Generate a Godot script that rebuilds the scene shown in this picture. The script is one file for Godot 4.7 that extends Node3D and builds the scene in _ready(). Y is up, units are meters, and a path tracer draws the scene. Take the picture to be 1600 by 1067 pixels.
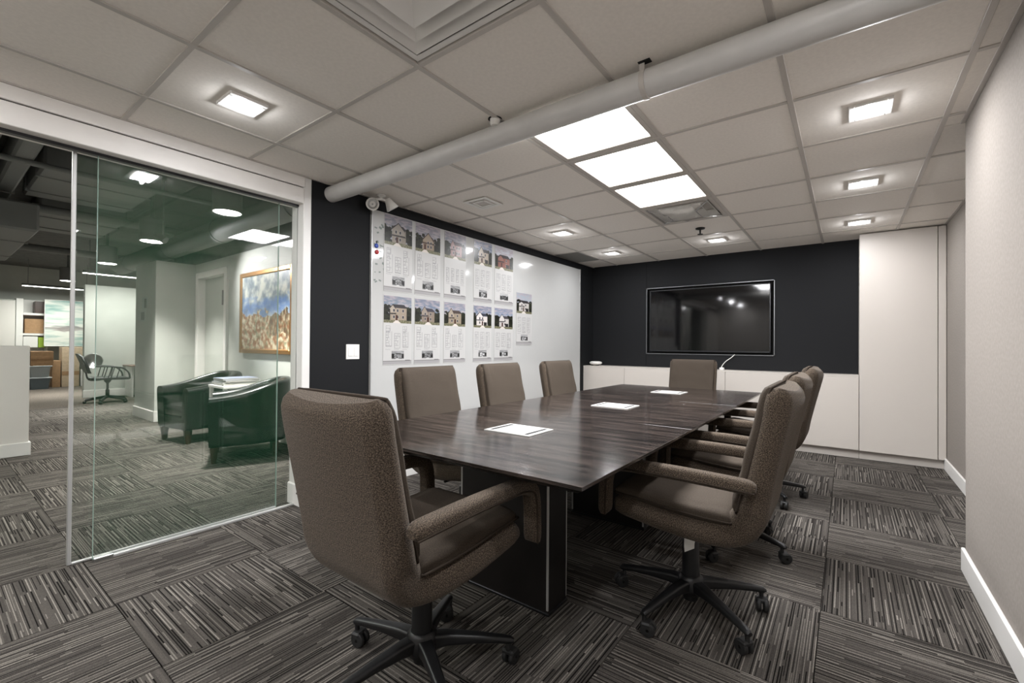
extends Node3D
# Measured frame: X to the right, H up from the floor, D into the depth along the table; Godot z = -D.

const CEIL := 2.2924
const TILE := 0.6096
const WL := -3.03      # left wall face
const WR := 0.485      # near right wall face
const WR2 := 0.745     # recessed right wall face
const WB := 6.05       # black back wall face
const CAB := 5.75      # cabinet fronts
const REAR := -1.9     # wall behind the camera

var M := {}
var used := {}
var cache := {}
var rng := RandomNumberGenerator.new()

func V(x: float, h: float, d: float) -> Vector3:
	return Vector3(x, h, -d)

# ---------------------------------------------------------------- camera and light
func set_up() -> void:
	var cam := Camera3D.new()
	cam.name = "camera"
	cam.position = Vector3(0, 1.135, 0)
	cam.rotation_order = EULER_ORDER_YXZ
	cam.rotation_degrees = Vector3(0.455, 36.846, 0.437)
	cam.fov = 74.75
	cam.near = 0.02
	cam.far = 80
	add_child(cam)
	cam.current = true
	var env := Environment.new()
	env.background_mode = Environment.BG_COLOR
	env.background_color = Color(0.02, 0.02, 0.022)
	env.tonemap_mode = Environment.TONE_MAPPER_LINEAR
	env.tonemap_exposure = 5.4
	env.sdfgi_enabled = true
	env.ssao_enabled = true
	env.ssil_enabled = true
	var we := WorldEnvironment.new()
	we.name = "environment"
	we.environment = env
	add_child(we)

const PANEL_E := 0.66
const DOWN_E := 0.165
const WARM := Color(0.98, 0.985, 1.0)

func area_light(at: Vector3, w: float, h: float, e: float, col: Color, called: String, parent: Node = self) -> void:
	var l := AreaLight3D.new()
	l.name = called
	l.area_size = Vector2(w, h)
	l.area_normalize_energy = true
	l.light_energy = e
	l.light_color = col
	l.shadow_enabled = true
	l.area_range = 14.0
	parent.add_child(l, true)
	l.position = at
	l.rotation_degrees = Vector3(-90, 0, 0)

# ---------------------------------------------------------------- helpers: nodes
func numbered(n: String) -> String:
	if not used.has(n):
		used[n] = 0
		return n
	used[n] += 1
	return "%s_%03d" % [n, used[n]]

func tag(o: Node, label: String, category: String, group := "") -> Node:
	o.set_meta("label", label)
	o.set_meta("category", category)
	if group != "":
		o.set_meta("group", group)
	return o

func thing(called: String, label: String, category: String, at := Vector3.ZERO, turn := 0.0, group := "") -> Node3D:
	var o := Node3D.new()
	o.name = numbered(called)
	add_child(o)
	o.position = at
	o.rotation_degrees.y = turn
	tag(o, label, category, group)
	return o

func struct(called: String, label := "", category := "") -> Node3D:
	var o := Node3D.new()
	o.name = numbered(called)
	add_child(o)
	o.set_meta("kind", "structure")
	if label != "":
		o.set_meta("label", label)
	if category != "":
		o.set_meta("category", category)
	return o

func put(mesh: Mesh, called: String, mat: Material, parent: Node, at := Vector3.ZERO, rot := Vector3.ZERO) -> MeshInstance3D:
	var o := MeshInstance3D.new()
	o.mesh = mesh
	o.material_override = mat
	o.name = called
	parent.add_child(o, true)
	o.position = at
	o.rotation_degrees = rot
	return o

func new_st() -> SurfaceTool:
	var st := SurfaceTool.new()
	st.begin(Mesh.PRIMITIVE_TRIANGLES)
	return st

func obj(called: String, st: SurfaceTool, mat: Material, parent: Node, at := Vector3.ZERO, rot := Vector3.ZERO) -> MeshInstance3D:
	return put(st.commit(), called, mat, parent, at, rot)

# a chamfered box as a part, centre given in measured coordinates
func part_box(called: String, mat: Material, parent: Node, x0: float, x1: float, h0: float, h1: float, d0: float, d1: float, ch := 0.002) -> MeshInstance3D:
	var c := V((x0 + x1) / 2, (h0 + h1) / 2, (d0 + d1) / 2)
	var s := Vector3(absf(x1 - x0), absf(h1 - h0), absf(d1 - d0))
	return put(box_mesh(s, ch), called, mat, parent, c)

func box_mesh(s: Vector3, ch := 0.002) -> Mesh:
	var key := "b%.4f,%.4f,%.4f,%.4f" % [s.x, s.y, s.z, ch]
	if not cache.has(key):
		var st := new_st()
		cbox(st, Vector3.ZERO, s, ch)
		cache[key] = st.commit()
	return cache[key]

# ---------------------------------------------------------------- helpers: shapes
func poly(st: SurfaceTool, pts: Array, n: Vector3, uvs := []) -> void:
	var p := pts.duplicate()
	var q := uvs.duplicate()
	if (p[0] - p[2]).cross(p[0] - p[1]).dot(n) < 0:
		p.reverse()
		q.reverse()
	for k in range(1, p.size() - 1):
		for i in [0, k, k + 1]:
			st.set_normal(n)
			if q.size():
				st.set_uv(q[i])
			else:
				st.set_uv(flat_uv(p[i], n))
			st.add_vertex(p[i])

func flat_uv(p: Vector3, n: Vector3) -> Vector2:
	var a := n.abs()
	if a.y >= a.x and a.y >= a.z:
		return Vector2(p.x, p.z)
	if a.x >= a.z:
		return Vector2(p.z, p.y)
	return Vector2(p.x, p.y)

func cbox(st: SurfaceTool, c: Vector3, s: Vector3, ch := 0.002, b := Basis()) -> void:
	var h := s / 2
	ch = minf(ch, minf(h.x, minf(h.y, h.z)) * 0.6)
	var g := func(sx, sy, sz, ax) -> Vector3:   # the corner vertex lying on the face across axis ax
		var v := Vector3(sx * (h.x - (0.0 if ax == 0 else ch)), sy * (h.y - (0.0 if ax == 1 else ch)), sz * (h.z - (0.0 if ax == 2 else ch)))
		return c + b * v
	for sg in [-1, 1]:
		poly(st, [g.call(sg, -1, -1, 0), g.call(sg, 1, -1, 0), g.call(sg, 1, 1, 0), g.call(sg, -1, 1, 0)], b * Vector3(sg, 0, 0))
		poly(st, [g.call(-1, sg, -1, 1), g.call(1, sg, -1, 1), g.call(1, sg, 1, 1), g.call(-1, sg, 1, 1)], b * Vector3(0, sg, 0))
		poly(st, [g.call(-1, -1, sg, 2), g.call(1, -1, sg, 2), g.call(1, 1, sg, 2), g.call(-1, 1, sg, 2)], b * Vector3(0, 0, sg))
	for p in [-1, 1]:
		for q in [-1, 1]:
			poly(st, [g.call(p, q, -1, 0), g.call(p, q, 1, 0), g.call(p, q, 1, 1), g.call(p, q, -1, 1)], b * Vector3(p, q, 0).normalized())
			poly(st, [g.call(p, -1, q, 0), g.call(p, 1, q, 0), g.call(p, 1, q, 2), g.call(p, -1, q, 2)], b * Vector3(p, 0, q).normalized())
			poly(st, [g.call(-1, p, q, 1), g.call(1, p, q, 1), g.call(1, p, q, 2), g.call(-1, p, q, 2)], b * Vector3(0, p, q).normalized())
			for r in [-1, 1]:
				poly(st, [g.call(p, q, r, 0), g.call(p, q, r, 1), g.call(p, q, r, 2)], b * Vector3(p, q, r).normalized())

# rings of equal size joined into a smooth skin; ends closed by flat caps
func loft(st: SurfaceTool, rings: Array, caps := true, wrap := false) -> void:
	var n := rings.size()
	var m: int = rings[0].size()
	var cen := []
	for r in rings:
		var c := Vector3.ZERO
		for p in r:
			c += p
		cen.append(c / m)
	var nor := []
	var vote := 0.0
	for i in n:
		var row := []
		var ia := (i - 1 + n) % n if wrap else maxi(i - 1, 0)
		var ib := (i + 1) % n if wrap else mini(i + 1, n - 1)
		for j in m:
			var du: Vector3 = rings[ib][j] - rings[ia][j]
			var dv: Vector3 = rings[i][(j + 1) % m] - rings[i][(j - 1 + m) % m]
			var v := du.cross(dv)
			vote += v.dot(rings[i][j] - cen[i])
			row.append(v.normalized() if v.length() > 1e-12 else Vector3.UP)
		nor.append(row)
	var sg := 1.0 if vote >= 0 else -1.0
	var along := 0.0
	var last := n if wrap else n - 1
	for i in last:
		var i2 := (i + 1) % n
		var step: float = (cen[i2] - cen[i]).length()
		var across := 0.0
		for j in m:
			var j2 := (j + 1) % m
			var w: float = (rings[i][j2] - rings[i][j]).length()
			var ps := [rings[i][j], rings[i2][j], rings[i2][j2], rings[i][j2]]
			var ns := [nor[i][j] * sg, nor[i2][j] * sg, nor[i2][j2] * sg, nor[i][j2] * sg]
			var us := [Vector2(across, along), Vector2(across, along + step), Vector2(across + w, along + step), Vector2(across + w, along)]
			across += w
			var fn: Vector3 = (ps[0] - ps[2]).cross(ps[0] - ps[1]) + (ps[0] - ps[3]).cross(ps[0] - ps[2])
			var order := [0, 1, 2, 0, 2, 3]
			if fn.dot(ns[0] + ns[1] + ns[2] + ns[3]) < 0:
				order = [2, 1, 0, 3, 2, 0]
			for k in order:
				st.set_normal(ns[k])
				st.set_uv(us[k])
				st.add_vertex(ps[k])
		along += step
	if caps and not wrap:
		for e in [[0, 1], [n - 1, n - 2]]:
			var nn: Vector3 = (cen[e[0]] - cen[e[1]]).normalized()
			poly(st, Array(rings[e[0]]), nn)

func rrect(w: float, h: float, r: float, k := 4, fill := 0) -> Array:
	r = minf(r, minf(w, h) / 2 - 0.0001)
	var out := []
	for q in [[1, 1, 0], [-1, 1, 90], [-1, -1, 180], [1, -1, 270]]:
		for i in k + 1:
			var a := deg_to_rad(q[2] + 90.0 * i / k)
			out.append(Vector2(q[0] * (w / 2 - r) + r * cos(a), q[1] * (h / 2 - r) + r * sin(a)))
		if fill > 0 and q[0] == q[1]:   # extra points along the two long sides
			for i in range(1, fill):
				out.append(Vector2(q[0] * lerpf(w / 2 - r, r - w / 2, float(i) / fill), q[1] * h / 2))
	return out

func catmull(pts: Array, per := 6) -> Array:
	var out := []
	var n := pts.size()
	for i in n - 1:
		var a = pts[maxi(i - 1, 0)]
		var b = pts[i]
		var c = pts[i + 1]
		var d = pts[mini(i + 2, n - 1)]
		for k in per:
			var t := float(k) / per
			out.append(0.5 * (2.0 * b + (c - a) * t + (2.0 * a - 5.0 * b + 4.0 * c - d) * t * t + (3.0 * b - a - 3.0 * c + d) * t * t * t))
	out.append(pts[n - 1])
	return out

# a path in the (forward u, height h) plane carries a rounded rectangle; forward is -z, across is x
func sweep(st: SurfaceTool, path: Array, x: float, width: Callable, thick: Callable, rad: float, k := 4, bow = null) -> void:
	var rings := []
	var n := path.size()
	for i in n:
		var t: Vector2 = (path[mini(i + 1, n - 1)] - path[maxi(i - 1, 0)]).normalized()
		var nn := Vector2(-t.y, t.x)
		var f := float(i) / (n - 1)
		var ring := []
		for p in rrect(width.call(f), thick.call(f), rad, k, 8 if bow != null else 0):
			var q: Vector2 = path[i] + nn * p.y
			if bow != null:
				q += bow.call(f, p.x, t)
			ring.append(Vector3(x + p.x, q.y, -q.x))
		rings.append(ring)
	loft(st, rings)

func tube(st: SurfaceTool, pts: Array, r: float, m := 8, wrap := false, r2 := -1.0) -> void:
	var rings := []
	var n := pts.size()
	var side := Vector3.ZERO
	for i in n:
		var a: Vector3 = pts[(i - 1 + n) % n] if wrap else pts[maxi(i - 1, 0)]
		var b: Vector3 = pts[(i + 1) % n] if wrap else pts[mini(i + 1, n - 1)]
		var t: Vector3 = (b - a).normalized()
		if side == Vector3.ZERO:
			side = t.cross(Vector3.UP if absf(t.y) < 0.9 else Vector3.RIGHT).normalized()
		side = (side - t * side.dot(t)).normalized()
		var up := t.cross(side)
		var rr := r if r2 < 0 else lerpf(r, r2, float(i) / (n - 1))
		var ring := []
		for j in m:
			var ang := TAU * j / m
			ring.append(pts[i] + (side * cos(ang) + up * sin(ang)) * rr)
		rings.append(ring)
	loft(st, rings, true, wrap)

# profile of (radius, height) turned about the y axis
func lathe(st: SurfaceTool, prof: Array, m := 24, c := Vector3.ZERO, b := Basis()) -> void:
	var rings := []
	for p in prof:
		var ring := []
		for j in m:
			var a := TAU * j / m
			ring.append(c + b * Vector3(p.x * cos(a), p.y, p.x * sin(a)))
		rings.append(ring)
	loft(st, rings)

# ---------------------------------------------------------------- materials
func mat(col: Color, rough := 0.6, metal := 0.0, spec := 0.5) -> StandardMaterial3D:
	var m := StandardMaterial3D.new()
	m.albedo_color = col
	m.roughness = rough
	m.metallic = metal
	m.metallic_specular = spec
	return m

func c8(r: float, g: float, b: float) -> Color:
	return Color(r / 255.0, g / 255.0, b / 255.0)

func noise_tex(freq: float, a: Color, b: Color, size := 256, oct := 3, sd := 1, kind := FastNoiseLite.TYPE_SIMPLEX_SMOOTH) -> NoiseTexture2D:
	var n := FastNoiseLite.new()
	n.noise_type = kind
	n.frequency = freq
	n.fractal_octaves = oct
	n.seed = sd
	var t := NoiseTexture2D.new()
	t.noise = n
	t.width = size
	t.height = size
	t.seamless = true
	t.normalize = true
	var g := Gradient.new()
	g.set_color(0, a)
	g.set_color(1, b)
	t.color_ramp = g
	return t

func noisy(m: StandardMaterial3D, freq: float, a: float, b: float, scale: float, bump := 0.0, sd := 1) -> StandardMaterial3D:
	var t := noise_tex(freq, Color(a, a, a), Color(b, b, b), 256, 3, sd)
	m.albedo_texture = t
	m.uv1_triplanar = true
	m.uv1_scale = Vector3.ONE * scale
	if bump != 0.0:
		m.heightmap_enabled = true
		m.heightmap_texture = t
		m.heightmap_scale = bump
	return m

func glow(col: Color, e: float) -> StandardMaterial3D:
	var m := mat(Color(0.9, 0.9, 0.9), 0.6)
	m.emission_enabled = true
	m.emission = col
	m.emission_energy_multiplier = e
	return m

func tex_mat(im: Image, rough := 0.6, spec := 0.5) -> StandardMaterial3D:
	var m := mat(Color.WHITE, rough, 0.0, spec)
	m.albedo_texture = ImageTexture.create_from_image(im)
	return m

func carpet_image(sd: int) -> Image:
	var n := 512
	var r := RandomNumberGenerator.new()
	r.seed = sd
	var data := PackedByteArray()
	data.resize(n * n * 3)
	var tones := [Vector3(124, 119, 112), Vector3(78, 74, 70), Vector3(25, 23, 22)]   # light, mid and dark yarn
	var cuts := [0]   # where groups of yarns change tone together
	while cuts[-1] < n:
		cuts.append(cuts[-1] + r.randi_range(26, 120))
	var order := [2, 1, 0, 1]
	var y := 0
	var step := 0
	while y < n:
		var kind: int = order[step % 4]
		step += 1
		var hgt: int = [r.randi_range(2, 4), r.randi_range(3, 6), r.randi_range(2, 4)][kind]
		var seg := []
		var now := kind
		for k in cuts.size():
			if k == 0 or r.randf() < 0.45:
				now = kind if r.randf() < 0.62 else (1 if r.randf() < 0.75 else 2 - kind)
			seg.append(now)
		var shift := r.randi_range(-12, 12)
		var tone := r.randf_range(0.88, 1.12)
		var which := 0
		for xx in n:
			while which < cuts.size() - 1 and xx >= cuts[which + 1] + shift:
				which += 1
			var c: Vector3 = tones[seg[which]]
			for yy in range(y, mini(y + hgt, n)):
				var k := tone * (0.8 + 0.4 * r.randf())
				var at := (yy * n + xx) * 3
				data[at] = clampi(int(c.x * k), 0, 255)
				data[at + 1] = clampi(int(c.y * k), 0, 255)
				data[at + 2] = clampi(int(c.z * k), 0, 255)
		y += hgt
	return Image.create_from_data(n, n, false, Image.FORMAT_RGB8, data)

func wood_image() -> Image:
	var w := 1024
	var h := 512
	var a := FastNoiseLite.new()
	a.seed = 5
	a.frequency = 1.0
	a.fractal_octaves = 4
	var data := PackedByteArray()
	data.resize(w * h * 3)
	for y in h:
		for x in w:
			var v := a.get_noise_2d(x * 0.002, y * 0.03) * 0.7 + a.get_noise_2d(x * 0.004 + 90, y * 0.11) * 0.5 + a.get_noise_2d(x * 0.012 + 40, y * 0.5) * 0.3
			var k := 1.0 + v * 1.3
			var at := (y * w + x) * 3
			data[at] = clampi(int(44 * k), 0, 255)
			data[at + 1] = clampi(int(38 * k), 0, 255)
			data[at + 2] = clampi(int(35 * k), 0, 255)
	return Image.create_from_data(w, h, false, Image.FORMAT_RGB8, data)

func materials() -> void:
	M.white = mat(c8(226, 222, 216), 0.5)
	M.trim = mat(c8(232, 230, 226), 0.4)
	M.fascia = noisy(mat(c8(244, 240, 235), 0.5), 0.02, 0.96, 1.0, 0.7, 0.0, 4)
	M.lobby_wall = noisy(mat(c8(196, 198, 191), 0.6), 0.02, 0.96, 1.0, 0.5, 0.0, 8)
	M.rear = mat(c8(226, 221, 214), 0.7)
	M.tile = noisy(mat(c8(243, 237, 229), 0.9, 0.0, 0.3), 0.08, 0.965, 1.0, 2.2, 0.0, 3)
	M.tee = mat(c8(192, 186, 179), 0.5)
	M.plenum = mat(c8(60, 58, 56), 0.9)
	M.paper = noisy(mat(c8(150, 143, 136), 0.85, 0.0, 0.3), 0.06, 0.92, 1.0, 3.0, 0.0, 6)
	M.black_wall = noisy(mat(c8(30, 31, 33), 0.66, 0.0, 0.3), 0.1, 0.82, 1.0, 6.0, 0.0, 9)
	M.gap = mat(c8(14, 14, 14), 0.8)
	M.board = mat(c8(190, 190, 188), 0.08)
	M.cab = mat(c8(204, 197, 189), 0.42)
	M.metal = mat(c8(190, 190, 190), 0.3, 1.0)
	M.dark_metal = mat(c8(70, 70, 72), 0.35, 0.9)
	M.steel_edge = mat(c8(205, 205, 203), 0.35, 0.6)
	M.black_plastic = mat(c8(24, 24, 25), 0.38)
	M.rubber = mat(c8(30, 30, 30), 0.55)
	M.bezel = mat(c8(44, 45, 47), 0.3, 0.4)
	M.frame_edge = mat(c8(112, 114, 116), 0.35, 0.7)
	M.screen = mat(c8(8, 8, 9), 0.06)
	M.device = mat(c8(235, 233, 228), 0.35)
	M.pipe = noisy(mat(c8(205, 203, 199), 0.42), 0.03, 0.95, 1.0, 0.8, 0.0, 12)
	M.panel_glow = glow(Color(1.0, 0.985, 0.96), 1.6)
	M.down_glow = glow(Color(1.0, 0.97, 0.93), 3.0)
	M.lobby_glow = glow(Color(1.0, 0.98, 0.95), 3.0)
	M.glass = mat(Color(0.24, 0.50, 0.36, 0.034), 0.0)
	M.glass.transparency = BaseMaterial3D.TRANSPARENCY_ALPHA
	M.glass_edge = mat(c8(150, 172, 162), 0.15)
	M.fabric = noisy(mat(c8(112, 99, 86), 0.95, 0.0, 0.2), 0.13, 0.34, 1.0, 6.5, 0.0, 21)
	M.fabric.rim_enabled = true
	M.fabric.rim = 0.45
	var tweed: Gradient = (M.fabric.albedo_texture as NoiseTexture2D).color_ramp
	tweed.set_offset(0, 0.3)
	tweed.set_offset(1, 0.72)
	M.cushion = noisy(mat(c8(83, 74, 65), 0.85, 0.0, 0.25), 0.13, 0.6, 1.1, 7.5, 0.0, 22)
	M.piping = mat(c8(58, 51, 45), 0.95, 0.0, 0.1)
	M.wood = tex_mat(wood_image(), 0.15, 0.55)
	M.wood.uv1_scale = Vector3(0.75, 1.5, 1)
	M.pedestal = mat(c8(30, 27, 26), 0.3)
	M.socket = mat(c8(176, 174, 170), 0.4)
	M.leather = mat(c8(26, 27, 26), 0.27)
	M.leg_wood = mat(c8(58, 36, 28), 0.4)
	M.carpet = []
	for k in 3:
		var cm := tex_mat(carpet_image(100 + k), 0.98, 0.15)
		cm.heightmap_enabled = true
		cm.heightmap_texture = cm.albedo_texture
		cm.heightmap_scale = 0.12
		M.carpet.append(cm)
	M.far_carpet = noisy(mat(c8(120, 112, 104), 0.98, 0.0, 0.15), 0.12, 0.55, 1.05, 1.6, 0.0, 31)
	M.subfloor = mat(c8(64, 60, 57), 0.98)
	M.duct = mat(c8(128, 129, 127), 0.6)
	M.deck = noisy(mat(c8(108, 108, 106), 0.85), 0.05, 0.8, 1.0, 0.5, 0.0, 33)
	M.card = noisy(mat(c8(176, 140, 104), 0.85), 0.05, 0.9, 1.0, 1.0, 0.0, 41)
	M.card_pale = noisy(mat(c8(206, 184, 156), 0.85), 0.05, 0.9, 1.0, 1.0, 0.0, 42)
	M.gold = mat(c8(176, 128, 74), 0.32, 0.75)
	M.desk_wood = mat(c8(120, 94, 80), 0.5)

# ---------------------------------------------------------------- floor
func carpet_mesh(sx: float, sz: float) -> Mesh:
	var key := "c%.3f,%.3f" % [sx, sz]
	if not cache.has(key):
		var st := new_st()
		var h := 0.006
		var e := 0.0018
		var a := Vector3(sx / 2, 0, sz / 2)
		var uv := func(p): return Vector2(p.x / TILE + 0.5, p.z / TILE + 0.5)
		var top := [Vector3(-a.x + e, 0, -a.z + e), Vector3(a.x - e, 0, -a.z + e), Vector3(a.x - e, 0, a.z - e), Vector3(-a.x + e, 0, a.z - e)]
		var low := [Vector3(-a.x, -h, -a.z), Vector3(a.x, -h, -a.z), Vector3(a.x, -h, a.z), Vector3(-a.x, -h, a.z)]
		poly(st, top, Vector3.UP, top.map(uv))
		for k in 4:
			var q := [top[k], top[(k + 1) % 4], low[(k + 1) % 4], low[k]]
			var n: Vector3 = ((q[0] + q[1]) * 0.5 * Vector3(1, 0, 1)).normalized()
			poly(st, q, n, q.map(uv))
		poly(st, low, Vector3.DOWN, low.map(uv))
		st.generate_tangents()
		cache[key] = st.commit()
	return cache[key]

func build_floor() -> void:
	var fl := struct("floor", "striped grey carpet tiles laid in quarter turns", "floor")
	part_box("floor_base", M.subfloor, fl, -17.0, 1.0, -0.15, -0.0062, -4.0, 6.4)
	var zones := [[WL - 0.14, WR, -1.3, 3.22], [WL, WR2, 3.22, CAB + 0.06], [-10.88, WL - 0.14, -1.3, 2.53]]
	rng.seed = 7
	for iz in range(-3, 10):
		for ix in range(-18, 3):
			var x0 := -0.09 + TILE * ix
			var d0 := 0.53 + TILE * iz
			for z in zones:
				var a := maxf(x0, z[0])
				var b := minf(x0 + TILE, z[1])
				var c := maxf(d0, z[2])
				var d := minf(d0 + TILE, z[3])
				if b - a < 0.02 or d - c < 0.02:
					continue
				var along_depth: bool = posmod(ix + iz, 2) == 1
				var sx := b - a
				var sz := d - c
				var mesh := carpet_mesh(sz, sx) if along_depth else carpet_mesh(sx, sz)
				var turn := (90.0 if along_depth else 0.0) + (180.0 if rng.randf() < 0.5 else 0.0)
				put(mesh, "carpet_tile", M.carpet[rng.randi() % 3], fl, V((a + b) / 2, 0, (c + d) / 2), Vector3(0, turn, 0))
	part_box("broadloom_carpet", M.far_carpet, fl, -17.0, -10.885, -0.006, 0.0, -3.0, 4.2)

# ---------------------------------------------------------------- ceiling
func d_line(k: int) -> float:
	return 0.394 - TILE * k

func w_line(k: int) -> float:
	return 2.4655 + TILE * k

func build_ceiling() -> void:
	var ce := struct("ceiling", "suspended ceiling of pale mineral tiles in a metal grid", "ceiling")
	part_box("ceiling_deck", M.plenum, ce, WL - 0.14, WR2 + 0.15, CEIL + 0.12, CEIL + 0.2, REAR - 0.1, WB + 0.4)
	var open := {"2,-1": 1, "2,0": 1, "2,1": 1, "2,2": 1, "2,-3": 1}
	var tw := 0.012
	for k in range(-1, 6):
		for w in range(-8, 6):
			if open.has("%d,%d" % [k, w]):
				continue
			var x1 := d_line(k)
			var x0 := x1 - TILE
			var a := w_line(w)
			var b := a + TILE
			var pieces := [[maxf(x0, WL), minf(x1, WR), maxf(a, REAR), minf(b, 3.22)], [maxf(x0, WL), minf(x1, WR2), maxf(a, maxf(3.22, REAR)), minf(b, WB)]]
			if b < 3.22 + TILE and a < 3.22 and x1 < WR:
				pieces = [[maxf(x0, WL), minf(x1, WR), maxf(a, REAR), minf(b, WB)]]
			for p in pieces:
				if p[1] - p[0] < 0.03 or p[3] - p[2] < 0.03:
					continue
				part_box("ceiling_tile", M.tile, ce, p[0] + 0.003, p[1] - 0.003, CEIL + 0.005, CEIL + 0.02, p[2] + 0.003, p[3] - 0.003, 0.002)
	for k in range(0, 6):
		part_box("main_tee", M.tee, ce, d_line(k) - tw, d_line(k) + tw, CEIL - 0.001, CEIL + 0.03, REAR, WB, 0.0015)
	for w in range(-7, 6):
		part_box("cross_tee", M.tee, ce, WL, WR if w_line(w) < 3.22 else WR2, CEIL, CEIL + 0.028, w_line(w) - tw, w_line(w) + tw, 0.0015)
	for s in [[WL, WL + 0.02, REAR, WB], [WR - 0.02, WR, REAR, 3.22], [WR2 - 0.02, WR2, 3.22, WB]]:
		part_box("wall_angle", M.tee, ce, s[0], s[1], CEIL - 0.0005, CEIL + 0.02, s[2], s[3], 0.001)

func light_panel(w: int, label: String) -> void:
	var xc := d_line(2) - TILE / 2
	var dc := w_line(w) + TILE / 2
	var t := thing("ceiling_light", label, "ceiling light", V(xc, CEIL, dc), 0, "square light panels over the table")
	var st := new_st()
	for s in [-1, 1]:
		cbox(st, Vector3(s * 0.276, 0.008, 0), Vector3(0.03, 0.014, 0.582), 0.002)
		cbox(st, Vector3(0, 0.008, s * 0.276), Vector3(0.522, 0.014, 0.03), 0.002)
	obj("frame", st, M.tee, t)
	put(box_mesh(Vector3(0.53, 0.008, 0.53), 0.001), "diffuser", M.panel_glow, t, Vector3(0, 0.016, 0))
	put(box_mesh(Vector3(0.56, 0.05, 0.56), 0.002), "housing", M.metal, t, Vector3(0, 0.046, 0))
	area_light(V(xc, CEIL - 0.002, dc), 0.52, 0.52, PANEL_E, WARM, "panel_light")

func downlight(x: float, d: float, label: String) -> void:
	var t := thing("downlight", label, "downlight", V(x, CEIL, d), 0, "square recessed downlights")
	var st := new_st()
	for s in [-1, 1]:
		cbox(st, Vector3(s * 0.0725, 0.0, 0), Vector3(0.025, 0.016, 0.17), 0.003)
		cbox(st, Vector3(0, 0.0, s * 0.0725), Vector3(0.12, 0.016, 0.025), 0.003)
	obj("trim", st, M.trim, t)
	put(box_mesh(Vector3(0.118, 0.006, 0.118), 0.001), "lens", M.down_glow, t, Vector3(0, 0.001, 0))
	area_light(V(x, CEIL - 0.012, d), 0.11, 0.11, DOWN_E, WARM, "downlight_lamp")
	var o := OmniLight3D.new()   # what leaves the lens sideways, towards the tiles round it
	o.name = "downlight_spill"
	o.light_energy = 0.009
	o.light_color = WARM
	o.light_size = 0.012
	o.omni_range = 8.0
	o.shadow_enabled = true
	add_child(o, true)
	o.position = V(x, CEIL - 0.035, d)

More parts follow.
